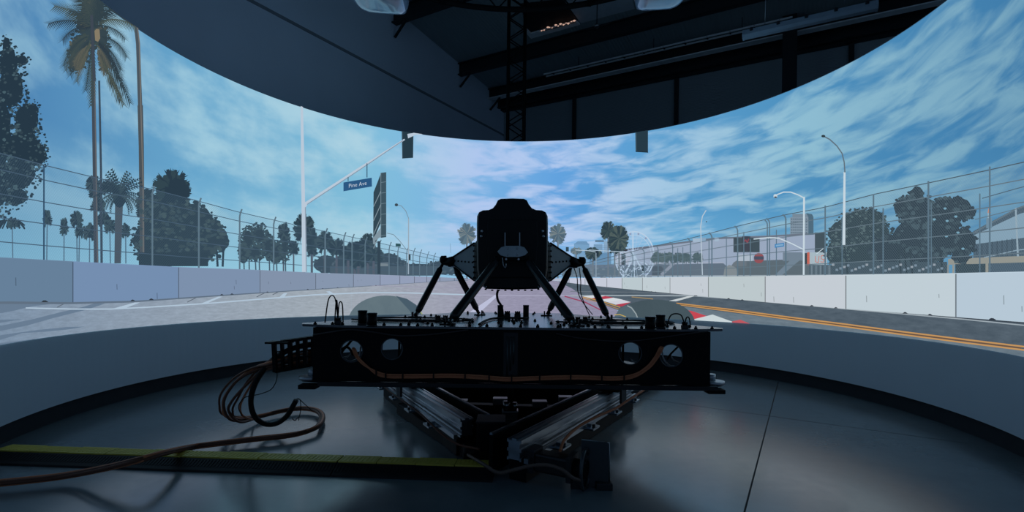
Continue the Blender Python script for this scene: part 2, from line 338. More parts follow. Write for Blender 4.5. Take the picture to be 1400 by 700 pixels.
# sky shown on the screen
def sky_mat():
    m, nt, out = newmat('screen_sky'); N = nt.nodes; L = nt.links
    tc = N.new('ShaderNodeTexCoord'); sx = N.new('ShaderNodeSeparateXYZ'); L.new(tc.outputs['Object'], sx.inputs[0])
    def M(op, a, b=None, c=None):
        n = N.new('ShaderNodeMath'); n.operation = op
        for i, v in enumerate((a, b, c)):
            if v is None: continue
            if hasattr(v, 'links'): L.new(v, n.inputs[i])
            else: n.inputs[i].default_value = v
        return n.outputs[0]
    def ramp(fac, stops):
        r = N.new('ShaderNodeValToRGB'); e = r.color_ramp.elements
        while len(e) < len(stops): e.new(.5)
        for q, (p_, c_) in zip(e, stops): q.position = p_; q.color = c_
        L.new(fac, r.inputs[0]); return r.outputs[0]
    th = M('ARCTAN2', sx.outputs[0], sx.outputs[1]); h = M('SUBTRACT', sx.outputs[2], 1.28)
    el = M('ADD', h, .42); inv = M('DIVIDE', 1, el)
    X = M('MULTIPLY', M('SINE', th), inv); Y = M('MULTIPLY', M('COSINE', th), inv)
    def noise(x, y, z, scale, detail, rough=.55, lac=2, dist=0):
        cb = N.new('ShaderNodeCombineXYZ')
        for i, v in enumerate((x, y, z)):
            if hasattr(v, 'links'): L.new(v, cb.inputs[i])
            else: cb.inputs[i].default_value = v
        n = N.new('ShaderNodeTexNoise'); n.inputs['Scale'].default_value = scale; n.inputs['Detail'].default_value = detail
        n.inputs['Roughness'].default_value = rough; n.inputs['Distortion'].default_value = dist; L.new(cb.outputs[0], n.inputs['Vector']); return n.outputs[0]
    lg = M('LOGARITHM', el, 2.718); rt = M('DIVIDE', th, M('POWER', el, .28))
    puffs = noise(M('MULTIPLY', rt, 6.4), M('MULTIPLY', lg, 10.5), .3, 1.0, 5, .52, 2, .5)
    big = noise(M('MULTIPLY', rt, 1.7), M('MULTIPLY', lg, 3.2), 3.1, 1.0, 4, .55)
    soft = noise(M('MULTIPLY', th, 1.9), M('MULTIPLY', h, .75), 5.0, 1.4, 5, .55)
    hor = N.new('ShaderNodeMapRange'); L.new(h, hor.inputs[0]); hor.inputs[1].default_value = .22; hor.inputs[2].default_value = .85
    t = M('MULTIPLY_ADD', th, .25, .5)
    cl1 = M('ADD', M('MULTIPLY', puffs, .95), M('MULTIPLY', big, .5))
    side = ramp(t, [(0, (0, 0, 0, 1)), (.38, (.05, .05, .05, 1)), (.46, (1, 1, 1, 1)), (1, (1, 1, 1, 1))])
    mixn = N.new('ShaderNodeMix'); L.new(side, mixn.inputs[0]); L.new(M('ADD', M('MULTIPLY', soft, 1.27), M('MULTIPLY', puffs, .14)), mixn.inputs[2]); L.new(cl1, mixn.inputs[3])
    cover = N.new('ShaderNodeMapRange'); cover.interpolation_type = 'SMOOTHSTEP'; L.new(mixn.outputs[0], cover.inputs[0]); cover.inputs[1].default_value = .56; cover.inputs[2].default_value = .86
    cov = M('MULTIPLY', cover.outputs[0], hor.outputs[0])
    sky_hi = ramp(t, [(0, C(72, 126, 176)), (.17, C(104, 166, 204)), (.33, C(130, 190, 218)), (.46, C(122, 178, 226)), (.55, C(98, 162, 222)), (.66, C(90, 158, 206)), (.8, C(78, 144, 190)), (1, C(62, 122, 168))])
    sky_lo = ramp(t, [(0, C(125, 178, 205)), (.17, C(152, 206, 228)), (.33, C(166, 216, 232)), (.46, C(148, 198, 234)), (.55, C(138, 190, 232)), (.66, C(130, 192, 226)), (.8, C(106, 172, 210)), (1, C(80, 140, 180))])
    cld = ramp(t, [(0, C(130, 176, 204)), (.17, C(162, 204, 222)), (.33, C(174, 210, 226)), (.46, C(178, 200, 238)), (.55, C(186, 206, 240)), (.66, C(168, 202, 228)), (.8, C(146, 192, 212)), (1, C(118, 164, 188))])
    g = N.new('ShaderNodeMapRange'); L.new(h, g.inputs[0]); g.inputs[1].default_value = 0; g.inputs[2].default_value = 1.3
    m1 = N.new('ShaderNodeMix'); m1.data_type = 'RGBA'; L.new(g.outputs[0], m1.inputs[0]); L.new(sky_lo, m1.inputs[6]); L.new(sky_hi, m1.inputs[7])
    m2 = N.new('ShaderNodeMix'); m2.data_type = 'RGBA'; L.new(M('MULTIPLY', cov, .92), m2.inputs[0]); L.new(m1.outputs[2], m2.inputs[6]); L.new(cld, m2.inputs[7])
    e = N.new('ShaderNodeEmission'); L.new(m2.outputs[2], e.inputs[0]); L.new(e.outputs[0], out.inputs[0]); return m
tag(shell(R-.0035, R-.0025, Z_BOT, Z_TOP, sky_mat(), 'sky_picture'), 'blue sky with rippled clouds shown on the screen')

class Pic:                                   # flat drawing shown on the curved screen, wrapped onto its surface
    def __init__(s): s.p = []; s.m = []
    def mi(s, m):
        if m not in s.m: s.m.append(m)
        return s.m.index(m)
    def poly(s, pts, m): s.p.append((list(pts), s.mi(m))); return s
    def line(s, pts, w_, m, w2=None):        # polyline with width in pixels
        n = len(pts)
        for i in range(n-1):
            (x0, y0), (x1, y1) = pts[i], pts[i+1]; L_ = math.hypot(x1-x0, y1-y0) or 1
            wa = w_ if w2 is None else w_+(w2-w_)*i/(n-1); wb = w_ if w2 is None else w_+(w2-w_)*(i+1)/(n-1)
            nx, ny = -(y1-y0)/L_/2, (x1-x0)/L_/2; ex, ey = (x1-x0)/L_*min(wa, wb)*.2, (y1-y0)/L_*min(wa, wb)*.2
            if i == 0: ex0 = ey0 = 0
            else: ex0, ey0 = ex, ey
            s.poly([(x0+nx*wa-ex0, y0+ny*wa-ey0), (x1+nx*wb+ex, y1+ny*wb+ey), (x1-nx*wb+ex, y1-ny*wb+ey), (x0-nx*wa-ex0, y0-ny*wa-ey0)], m)
        return s
    def disc(s, cx, cy, r, m, n=12, ry=None):
        ry = ry or r; return s.poly([(cx+r*math.cos(2*math.pi*k/n), cy+ry*math.sin(2*math.pi*k/n)) for k in range(n)], m)
    def build(s, name, layer, label=None, parent=scr):
        me = bpy.data.meshes.new(name); wide = []; V = []; Fc = []; MI = []; runs = []; last = None; q = -1
        for pts, mi in s.p:
            if mi != last: q += 1; last = mi
            runs.append(q)
        step = min(6e-5, .0013/max(1, q+1))
        for (pts, mi), lv in zip(s.p, runs):
            xs = [p[0] for p in pts]; lv *= step
            if max(xs)-min(xs) > 5 or len(pts) > 12: wide.append((pts, mi, lv)); continue
            o = len(V); V += [(*TZ(*p), lv) for p in pts]; Fc.append(tuple(range(o, o+len(pts)))); MI.append(mi)
        bm = bmesh.new()
        vv = [bm.verts.new((a*R, z, l)) for a, z, l in V]
        for f_, mi in zip(Fc, MI):
            try: q = bm.faces.new([vv[i] for i in f_]); q.material_index = mi
            except ValueError: pass
        for pts, mi, lv in wide:
            b = bmesh.new(); q = b.faces.new([b.verts.new((x, y, 0)) for x, y in pts]); q.material_index = mi
            bmesh.ops.triangulate(b, faces=b.faces[:])
            xs = [p[0] for p in pts]; x = math.floor(min(xs)/2.5)*2.5+2.5
            while x < max(xs):
                bmesh.ops.bisect_plane(b, geom=b.verts[:]+b.edges[:]+b.faces[:], plane_co=(x, 0, 0), plane_no=(1, 0, 0)); x += 2.5
            for v in b.verts: a_, z_ = TZ(v.co.x, v.co.y); v.co = (a_*R, z_, lv)
            b.verts.ensure_lookup_table(); b.verts.index_update(); nv = [bm.verts.new(v.co) for v in b.verts]
            for f_ in b.faces:
                try: g_ = bm.faces.new([nv[v.index] for v in f_.verts]); g_.material_index = mi
                except ValueError: pass
            b.free()
        for co, no in (((0, Z_TOP-.001, 0), (0, 1, 0)), ((0, Z_BOT, 0), (0, -1, 0))):
            bmesh.ops.bisect_plane(bm, geom=bm.verts[:]+bm.edges[:]+bm.faces[:], plane_co=co, plane_no=no, clear_outer=True)
        rad = R-.004-layer*.0015
        for v in bm.verts: a_ = v.co.x/R; rv = rad-v.co.z; v.co = (rv*math.sin(a_), rv*math.cos(a_), v.co.y)
        for f_ in bm.faces:
            f_.normal_update(); c = f_.calc_center_median()
            if f_.normal.dot(Vector((c.x, c.y, 0))) > 0: f_.normal_flip()
        bm.to_mesh(me); bm.free()
        for m in s.m: me.materials.append(m)
        o = bpy.data.objects.new(name, me); col.objects.link(o); o.parent = parent
        o.matrix_parent_inverse = Matrix.Identity(4)
        if label: o['label'] = label
        return o
def itp(pts, x):
    if x <= pts[0][0]: a, b = pts[0], pts[1]
    elif x >= pts[-1][0]: a, b = pts[-2], pts[-1]
    else:
        for a, b in zip(pts, pts[1:]):
            if a[0] <= x <= b[0]: break
    return a[1]+(b[1]-a[1])*(x-a[0])/(b[0]-a[0])
LT = [(-60, 349), (0, 352), (90, 357), (240, 365), (350, 369), (430, 373), (530, 376), (600, 379), (640, 381)]
LB = [(-60, 413), (0, 412), (90, 413), (180, 411), (300, 403), (430, 395), (530, 389), (600, 384.5), (640, 383)]
RT = [(750, 381), (805, 380), (860, 379.5), (1000, 378), (1160, 376), (1310, 373.5), (1400, 371.5), (1460, 370)]
RB_ = [(750, 383), (805, 390), (860, 395.5), (950, 404), (1050, 413), (1158, 422), (1320, 434), (1400, 440), (1460, 444)]
def em_s(r, g, b): return em(r, g, b, True)
def tex_em(name, c1, c2, scale, stretch=(1, 1, 1)):    # picture colour with fine grain of its own
    m, nt, out = newmat(name); N = nt.nodes; L = nt.links; tc = N.new('ShaderNodeTexCoord'); mp = N.new('ShaderNodeMapping'); mp.inputs['Scale'].default_value = stretch
    n = N.new('ShaderNodeTexNoise'); n.inputs['Scale'].default_value = scale; n.inputs['Detail'].default_value = 6; n.inputs['Roughness'].default_value = .65
    L.new(tc.outputs['Object'], mp.inputs[0]); L.new(mp.outputs[0], n.inputs['Vector'])
    r = N.new('ShaderNodeValToRGB'); r.color_ramp.elements[0].position = .32; r.color_ramp.elements[1].position = .68
    r.color_ramp.elements[0].color = C(*c1); r.color_ramp.elements[1].color = C(*c2); L.new(n.outputs[0], r.inputs[0])
    e = N.new('ShaderNodeEmission'); L.new(r.outputs[0], e.inputs[0]); L.new(e.outputs[0], out.inputs[0]); return m
# road
mid = tex_em('road_centre', (128, 128, 148), (140, 140, 160), 5, (1, 1, 4)); lft = tex_em('road_left', (134, 148, 160), (156, 168, 180), 7, (1, 1, 5))
rgt = tex_em('road_right', (72, 86, 98), (88, 102, 114), 5, (1, 1, 5)); near = tex_em('road_right_near', (96, 112, 124), (112, 128, 140), 5, (1, 1, 5))
def road_grad():
    m, nt, out = newmat('road_left_and_centre'); N = nt.nodes; L = nt.links; tc = N.new('ShaderNodeTexCoord'); sx = N.new('ShaderNodeSeparateXYZ'); L.new(tc.outputs['Object'], sx.inputs[0])
    at = N.new('ShaderNodeMath'); at.operation = 'ARCTAN2'; L.new(sx.outputs[0], at.inputs[0]); L.new(sx.outputs[1], at.inputs[1])
    mr = N.new('ShaderNodeMapRange'); L.new(at.outputs[0], mr.inputs[0]); mr.inputs[1].default_value = -2.1; mr.inputs[2].default_value = .8
    r_ = N.new('ShaderNodeValToRGB'); e = r_.color_ramp.elements; st = [(0, C(118, 140, 164)), (.25, C(146, 160, 176)), (.45, C(160, 170, 180)), (.6, C(158, 162, 178)), (.72, C(150, 148, 172)), (1, C(138, 136, 160))]
    while len(e) < len(st): e.new(.5)
    for q, (p_, c_) in zip(e, st): q.position = p_; q.color = c_
    L.new(mr.outputs[0], r_.inputs[0]); mp = N.new('ShaderNodeMapping'); mp.inputs['Scale'].default_value = (1, 1, 5); L.new(tc.outputs['Object'], mp.inputs[0])
    n = N.new('ShaderNodeTexNoise'); n.inputs['Scale'].default_value = 9; n.inputs['Detail'].default_value = 7; n.inputs['Roughness'].default_value = .7; L.new(mp.outputs[0], n.inputs['Vector'])
    m2 = N.new('ShaderNodeMapRange'); L.new(n.outputs[0], m2.inputs[0]); m2.inputs[1].default_value = .3; m2.inputs[2].default_value = .7; m2.inputs[3].default_value = .84; m2.inputs[4].default_value = 1.12
    ee = N.new('ShaderNodeEmission'); L.new(r_.outputs[0], ee.inputs[0]); L.new(m2.outputs[0], ee.inputs[1]); L.new(ee.outputs[0], out.inputs[0]); return m
lft = mid = road_grad()
p = Pic()
p.poly([(-60, itp(LB, -60)-2)]+[(x, itp(LB, x)-2) for x in (0, 60, 90, 130, 180, 240, 300, 365, 430, 480)]+[(480, 470), (300, 475), (0, 500), (-60, 520)], lft)
p.build('road_picture', 1, 'pale concrete road shown on the left of the screen')
p = Pic(); p.poly([(480, 389)]+[(x, itp(LB, x)-2) for x in (530, 600, 640)]+[(760, 381), (785, 388), (800, 404), (870, 440), (872, 475), (480, 475)], mid)
p.build('road_picture', 2, 'mauve grey road shown in the middle of the screen')
p = Pic(); p.poly([(755, 381)]+[(x, itp(RB_, x)-3) for x in (805, 860, 950, 1050, 1158, 1320, 1400, 1460)]+[(1460, 540), (1200, 480), (865, 475), (866, 436), (845, 424), (798, 406), (783, 395)], rgt)
p.build('road_picture', 3, 'dark asphalt road shown on the right of the screen')
p = Pic(); p.poly([(925, 418), (1050, 434), (1080, 437.5), (1240, 458), (1400, 479), (1460, 487), (1460, 560), (1200, 500), (1000, 480), (990, 445)], near); p.build('road_picture', 4, 'paler asphalt strip beside the yellow lines')
# shade bands and cracks on the left road
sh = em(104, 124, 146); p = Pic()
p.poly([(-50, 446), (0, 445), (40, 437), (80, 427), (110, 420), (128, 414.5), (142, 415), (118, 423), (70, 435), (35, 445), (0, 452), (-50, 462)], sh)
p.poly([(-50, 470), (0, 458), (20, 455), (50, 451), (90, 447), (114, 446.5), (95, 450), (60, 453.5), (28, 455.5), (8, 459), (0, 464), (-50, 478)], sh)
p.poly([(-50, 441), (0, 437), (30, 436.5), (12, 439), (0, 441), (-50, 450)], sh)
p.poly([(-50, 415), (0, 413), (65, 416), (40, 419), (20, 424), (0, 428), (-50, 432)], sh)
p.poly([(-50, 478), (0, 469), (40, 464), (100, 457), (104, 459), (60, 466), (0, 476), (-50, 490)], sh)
for x, y in ((76, 420), (170, 420), (255, 413), (350, 406), (372, 403)): p.line([(x, y), (x+12, y-6)], 1, em(90, 100, 112))
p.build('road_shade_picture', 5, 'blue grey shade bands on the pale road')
# dark gutter under the walls
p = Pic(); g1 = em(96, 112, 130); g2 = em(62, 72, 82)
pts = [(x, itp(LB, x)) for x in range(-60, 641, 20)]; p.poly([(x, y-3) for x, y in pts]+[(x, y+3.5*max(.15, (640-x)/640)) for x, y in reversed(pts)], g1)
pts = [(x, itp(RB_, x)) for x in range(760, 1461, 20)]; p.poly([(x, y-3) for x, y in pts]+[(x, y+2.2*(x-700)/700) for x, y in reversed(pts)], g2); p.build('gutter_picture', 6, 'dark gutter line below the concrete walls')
# painted lines
p = Pic(); wl = em(176, 196, 214); wr = em(158, 170, 178)
p.line([(32, 421), (95, 422.5), (150, 422.5), (200, 420), (280, 415), (360, 408.5), (430, 403), (500, 400), (560, 400.5), (640, 403)], 1.7, wl)
p.line([(640, 403), (700, 404), (780, 404.3)], 1, em(168, 168, 192)); p.line([(470, 389), (560, 392), (640, 394), (780, 395)], .8, em(150, 150, 172))
p.line([(780, 404.3), (870, 404), (950, 404.5), (1010, 409), (1080, 415.5), (1200, 426), (1320, 436.5), (1400, 444.5), (1460, 450)], 1.6, wr)
p.line([(780, 398.5), (870, 399.5), (950, 404)], .8, em(110, 120, 130))
for q in ([(154, 421.5), (170, 421), (190, 413.5), (182, 413.5)], [(272, 415.5), (281, 415), (303, 405.5), (297, 405.5)], [(379, 408), (387, 407.5), (392, 400.5), (387, 401)], [(445, 398.5), (450, 398), (459, 403), (453, 403.5)], [(915, 411.3), (925, 412), (950, 405), (943, 404.5)]): p.poly(q, wl if q[0][0] < 800 else em(196, 204, 208))
p.poly([(640, 428), (655, 428), (681, 404), (677, 403)], em(186, 190, 216)); p.build('white_lines_picture', 7, 'white painted road lines on the screen')
p = Pic(); ye = em(196, 148, 92)
p.line([(925, 414.5), (1000, 423), (1080, 433.5), (1160, 443.5), (1240, 454), (1320, 464), (1400, 473.6), (1460, 481)], 1.5, ye, 2.3)
p.line([(928, 416.5), (1000, 425.6), (1080, 436.6), (1160, 447), (1240, 458), (1320, 468.4), (1400, 478.2), (1460, 486)], 1.5, ye, 2.3)
p.line([(925, 415.5), (1000, 424.3), (1080, 435), (1240, 456), (1400, 476)], .8, em(110, 84, 62), 1.6)
p.build('yellow_lines_picture', 8, 'twin yellow painted lines curving right'); p = Pic(); p.line([(864, 406), (893, 408.6)], 1.4, em(150, 130, 98)); p.build('yellow_dash_picture', 8); p = Pic(); p.line([(797, 406), (820, 411), (848, 420)], 1.3, em(190, 148, 80)); p.line([(797, 408), (820, 413.4), (846, 422.5)], 1.1, em(170, 130, 90))
p.build('yellow_lines_picture', 8, 'short yellow lines beside the kerb')
p = Pic(); rd = em(176, 62, 82); kw = em(210, 216, 222)
p.line([(772, 405), (800, 413), (826, 426), (832, 430)], 1.6, em(150, 70, 98))
b0_ = [(797, 405), (829, 403), (862, 412.5), (846, 419)]
K = [((797, 405.2), (818, 403.4)), ((809, 407.8), (828, 404.6)), ((819, 410), (839, 407)), ((830, 412.8), (851, 409.5)), ((842, 416.5), (863, 413)), ((850, 419.2), (852, 418.5))]
for i, (a, b) in enumerate(zip(K, K[1:])): p.poly([a[0], a[1], b[1], b[0]], kw if i in (0, 2) or i == 4 and False else (rd if i in (1, 4) else (em(204, 206, 216) if i == 3 else rd)))
p.poly([(940, 424), (946, 425), (967, 432), (947, 437)], em(196, 72, 84)); p.poly([(947, 437), (975, 430), (1003, 440), (1000, 443), (945, 440)], em(200, 212, 216))
p.poly([(1002, 439.5), (1013, 437), (1030, 444), (1000, 444)], em(190, 88, 96)); p.build('kerb_picture', 9, 'red and white striped kerb on the screen')
# the simulated front wheels
def wheel(x0, x1, yt, lit, name, mats, yb=450):
    p = Pic(); cx = (x0+x1)/2; n = 28
    f = lambda t: (cx+(x1-x0)/2*math.cos(t), yb-(yb-yt)*math.sin(t)**.8)
    p.poly([f(math.pi*k/n) for k in range(n+1)], mats[0])
    return p
wA = tex_em('tyre_left', (92, 110, 120), (102, 120, 128), 1.5); wB = tex_em('tyre_right', (66, 82, 90), (72, 88, 96), 1.5)
p = wheel(474, 580, 404, 0, 'w', [wA]); p.poly([(541, 404.6), (556, 408.5), (569, 417), (577, 432), (578, 440), (566, 440), (560, 425)], em(72, 92, 106)); p.line([(573, 424), (577, 430), (579, 434)], 1.6, em(150, 160, 110)); p.build('tyre_picture', 10, 'grey tyre top shown at the left behind the deck')
p = wheel(838, 952, 409.5, 0, 'w', [wB]); p.poly([(841, 432), (846, 424), (855, 418), (863, 417.5), (868, 424), (873, 435), (873, 445), (838, 445)], em(84, 102, 112)); p.line([(858, 417.8), (864, 421), (870, 429), (873, 437)], 1.5, em(150, 162, 166)); p.line([(840, 430.5), (848, 430), (856, 433)], 1.1, em(196, 168, 90)); p.build('tyre_picture', 10, 'dark grey tyre top shown at the right behind the deck')

# far scenery, right
def rect(p, x0, y0, x1, y1, m): return p.poly([(x0, y0), (x1, y0), (x1, y1), (x0, y1)], m)
p = Pic(); rect(p, 785, 333, 806, 378, em(118, 160, 196)); p.poly([(785, 334), (790, 330), (802, 330), (806, 335)], em(110, 150, 186)); rect(p, 812, 334, 824, 378, em(124, 160, 192)); rect(p, 814, 328.5, 826, 331, em(92, 118, 142)); rect(p, 826, 330, 833, 378, em(136, 168, 196)); rect(p, 806, 346, 836, 378, em(100, 142, 178)); rect(p, 792, 350, 800, 378, em(130, 168, 198))
for k in range(6): p.line([(813, 336+k*2.2), (833, 336.3+k*2.2)], .5, em(100, 136, 170))
p.build('tower_block_picture', 11, 'hazy blue city towers near the middle of the screen')
p = Pic(); wb = em(158, 172, 196); p.poly([(846, 342), (885, 337), (980, 325), (1050, 322), (1117, 318.5), (1117, 377), (846, 379)], wb)
p.line([(846, 343), (885, 338), (980, 326), (1050, 323.5), (1117, 319.5)], 2.4, em(104, 112, 128)); rect(p, 840, 344, 862, 365, em(176, 184, 204)); rect(p, 850, 346, 856, 362, em(50, 62, 72))
p.poly([(895, 362), (990, 360), (997, 366), (997, 377), (895, 378)], em(92, 106, 122)); p.poly([(892, 364), (905, 364), (908, 368), (900, 378), (892, 378)], em(72, 84, 98)); p.line([(905, 376), (922, 360)], 4, em(140, 150, 166)); p.line([(892, 360), (990, 359)], 1.2, em(170, 178, 196))
p.poly([(1000, 365), (1020, 357), (1075, 355), (1110, 352), (1110, 378), (1000, 378)], em(86, 98, 106)); p.poly([(1004, 359), (1018, 350), (1022, 350), (1022, 364), (1000, 365)], em(104, 112, 120))
p.poly([(1060, 377), (1070, 377), (1095, 356), (1105, 347), (1088, 350)], em(112, 130, 146)); rect(p, 1010, 348, 1030, 357, em(180, 192, 206)); p.poly([(1072, 345), (1098, 345), (1104, 356), (1072, 357)], em(112, 128, 144))
rect(p, 1116, 318, 1131, 345, em(52, 66, 74)); rect(p, 948, 326, 958, 331, em(168, 190, 212)); rect(p, 958, 325, 966, 331, em(140, 170, 198)); rect(p, 978, 325, 984, 330, em(168, 190, 212))
p.poly([(998, 362), (992, 366), (990, 378), (1010, 378), (1008, 366)], em(130, 138, 142)); p.build('long_building_picture', 12, 'long pale exhibition hall shown beyond the right fence')
p = Pic(); rect(p, 1082, 297, 1112, 322, em(128, 146, 162)); rect(p, 1085, 292.5, 1108, 297, em(118, 136, 152)); p.poly([(1104, 291.5), (1112, 293), (1114, 297), (1114, 321), (1107, 321), (1107, 297)], em(68, 98, 118))
for r_ in range(6):
    for c_ in range(9): rect(p, 1083+c_*2.6, 299+r_*3.7, 1084.5+c_*2.6, 300.5+r_*3.7, em(74, 92, 108))
p.build('tower_block_picture', 12, 'grey tower block with small dark windows')
p = Pic(); rect(p, 1004, 325, 1040, 345, em(44, 58, 66)); rect(p, 1016, 323, 1027, 343, em(44, 40, 54)); p.line([(1018, 331), (1021, 328), (1023, 332), (1025, 327)], 1.4, em(150, 50, 66))
p.disc(1039, 353, 7, em(150, 62, 66), 20); rect(p, 1032.5, 350.5, 1045.5, 355, em(60, 62, 84)); p.build('billboard_picture', 13, 'dark billboard and round red sign on the hall')
p = Pic(); rect(p, 1105, 345, 1133, 362, em(172, 190, 200)); rect(p, 1105.5, 345, 1109, 362.5, em(206, 96, 72)); p.line([(1117, 350), (1117, 358), (1121, 359), (1122, 350)], 1, em(206, 120, 100)); p.line([(1129, 349), (1125, 350), (1125, 354), (1129, 355), (1128, 358.5), (1124, 358)], 1, em(206, 120, 100))
rect(p, 1100, 346, 1105.5, 362, em(32, 44, 52)); rect(p, 1108, 362, 1150, 377, em(82, 100, 112)); p.poly([(1143, 358), (1160, 358), (1172, 363), (1172, 377), (1143, 377)], em(120, 152, 176))
for k in range(12): p.line([(1109+k*3, 363), (1109+k*3, 377)], .8, em(130, 146, 158) if k % 2 else em(54, 66, 76))
p.build('roadside_sign_picture', 14, 'white roadside banner with orange lettering')
p = Pic(); roofc = em(134, 164, 184)
p.poly([(1335, 316), (1348, 309), (1396, 284), (1460, 262), (1460, 378), (1335, 378)], em(70, 90, 106)); p.poly([(1335, 322), (1400, 292), (1460, 275), (1460, 318), (1335, 334)], roofc)
p.line([(1336, 318), (1352, 309), (1396, 285), (1460, 262)], 2.2, em(94, 112, 124)); p.poly([(1300, 354), (1400, 350), (1460, 348), (1460, 357), (1300, 362)], em(150, 150, 140)); p.line([(1394, 284), (1397, 350)], 2.6, em(150, 172, 186)); p.line([(1350, 352), (1396, 342), (1460, 334)], 1.4, em(140, 164, 180))
for k in range(8): p.line([(1340+k*7, 334-k*1.2), (1340+k*7, 350)], .9, em(44, 60, 74))
rect(p, 1285, 362, 1301, 376, em(138, 142, 140)); rect(p, 1306, 362, 1309, 376, em(150, 150, 140)); rect(p, 1352, 358, 1356, 374, em(150, 150, 140)); rect(p, 1310, 361, 1352, 375, em(48, 66, 76))
p.poly([(1355, 300), (1355, 290), (1357, 286), (1359, 290), (1359, 300)], em(150, 176, 190)); p.poly([(1354.5, 291), (1357, 282), (1359.5, 291)], em(196, 140, 120)); rect(p, 1353, 298, 1361, 312, em(110, 140, 160)); p.build('white_roofed_hall_picture', 12, 'white-roofed hall with arches at the right edge of the screen')
# ferris wheel
p = Pic(); fw = em(184, 206, 228); cx, cy = 868, 350; rx, ry = 27, 33
n = 36; ring = [(cx+rx*math.cos(2*math.pi*k/n), cy+ry*math.sin(2*math.pi*k/n)) for k in range(n+1)]
p.line(ring, 1.7, fw); p.line([(cx+(x-cx)*.86, cy+(y-cy)*.86) for x, y in ring], .7, fw)
for k in range(18): a = 2*math.pi*k/18; p.line([(cx, cy), (cx+rx*math.cos(a), cy+ry*math.sin(a))], .45, em(170, 196, 222))
for k in range(14): a = 2*math.pi*k/14; p.disc(cx+rx*.93*math.cos(a), cy+ry*.93*math.sin(a), 1.5, em(140, 156, 186), 8)
for x in (852, 884): p.line([(cx, cy), (x, 379)], 1.8, fw)
p.line([(cx, cy), (868, 379)], 1.2, fw); p.line([(846, 345), (868, 351)], 1, fw); p.line([(866, 316), (866, 350)], 1.6, fw); rect(p, 878, 363, 881, 371, em(30, 44, 56))
random.seed(8)
for k in range(26): x = random.uniform(846, 893); y = random.uniform(350, 376); p.line([(x, y), (x+random.uniform(-8, 8), y+random.uniform(-7, 9))], .8, fw)
p.disc(855.5, 342, 3.4, em(60, 62, 74), 10, 1.8); p.disc(851, 311, 1.6, em(190, 198, 214)); p.build('ferris_wheel_picture', 15, 'white ferris wheel shown on the screen')

# trees
def blob(p, ells, nleaf, rng, cols, rmin=1.5, rmax=4.5, core=.8):
    for cx, cy, a, b in ells:
        n = 22; pts = [(cx+a*core*math.cos(2*math.pi*k/n)*rng.uniform(.88, 1.08), cy+b*core*math.sin(2*math.pi*k/n)*rng.uniform(.88, 1.08)) for k in range(n)]
        p.poly(pts, cols[0])
    area = [a*b for _, _, a, b in ells]; tot = sum(area); early = []; late = []
    for (cx, cy, a, b), ar in zip(ells, area):
        for _ in range(int(nleaf*ar/tot)):
            t = rng.uniform(0, 2*math.pi); q = rng.uniform(.3, 1.04)**.6; x, y = cx+a*q*math.cos(t), cy+b*q*math.sin(t)
            r_ = rng.uniform(rmin, rmax); n = 6; o = rng.uniform(0, 6)
            lightm_ = rng.random() < .36 and q < .93; mcol = rng.choice(cols[1:]) if lightm_ else cols[0]
            (late if lightm_ else early).append(([(x+r_*rng.uniform(.55, 1.1)*math.cos(o+2*math.pi*k/n), y+r_*.75*rng.uniform(.55, 1.1)*math.sin(o+2*math.pi*k/n)) for k in range(n)], mcol))
    for q_, m_ in early: p.poly(q_, m_)
    for c_ in cols[1:]:
        for q_, m_ in late:
            if m_ is c_: p.poly(q_, m_)
def frond(p, x, y, ang, L, droop, leaf, m, rng, n=11, w0=1.2):
    pts = []; a = ang; px, py = x, y
    for i in range(n+1):
        pts.append((px, py)); px += math.cos(a)*L/n; py -= math.sin(a)*L/n
        a -= droop/n*(1 if math.cos(ang) >= 0 else -1)
    p.line(pts, w0, m, .4)
    for i in range(1, n+1):
        x0, y0 = pts[i]; tx_, ty_ = pts[i][0]-pts[i-1][0], pts[i][1]-pts[i-1][1]; l = math.hypot(tx_, ty_); tx_ /= l; ty_ /= l
        for s in (-1, 1):
            ll = leaf*(.6+.6*math.sin(math.pi*min(1, i/n*.95)))*rng.uniform(.8, 1.15)
            dx, dy = tx_*.75+s*-ty_*.6, ty_*.75+s*tx_*.6+.35; d = math.hypot(dx, dy); dx /= d; dy /= d
            wv = max(.5, l*.42); p.poly([(x0-tx_*wv, y0-ty_*wv), (x0+dx*ll, y0+dy*ll), (x0+tx_*wv, y0+ty_*wv)], m)
def fan_palm(p, cx, cy, rx, ry, ms, rng, n=34, a0=-60, a1=240, skirt=0):
    p.disc(cx, cy, rx*.55, ms[0], 14, ry*.6)
    for k in range(n):
        a = math.radians(a0+(a1-a0)*(k+rng.uniform(-.3, .3))/(n-1)); q = rng.uniform(.72, 1.05); ex, ey = cx+rx*q*math.cos(a), cy-ry*q*math.sin(a)
        mx_, my_ = cx+(ex-cx)*.55, cy+(ey-cy)*.55; m = rng.choice(ms); nx, ny = -math.sin(a), -math.cos(a); wd = rx*.13
        p.poly([(cx, cy), (mx_+nx*wd, my_+ny*wd), (ex+nx*wd*.6, ey+ny*wd*.6), (ex, ey), (ex-nx*wd*.6, ey-ny*wd*.6), (mx_-nx*wd, my_-ny*wd)], m)
        for s in (-1, 0, 1):
            p.poly([(ex-(ex-cx)*.25+nx*wd*s, ey-(ey-cy)*.25+ny*wd*s), (ex+nx*wd*1.5*s+(ex-cx)*.08, ey+ny*wd*1.5*s+(ey-cy)*.08+abs(s)*.6), (ex-(ex-cx)*.25-nx*wd*s*.2, ey-(ey-cy)*.25-ny*wd*s*.2+.8)], m)
dk = em(42, 60, 74); dk2 = em(60, 80, 90); dk3 = em(78, 94, 98); ol = em(84, 88, 76); tan = em(112, 110, 100)
rng = random.Random(11)
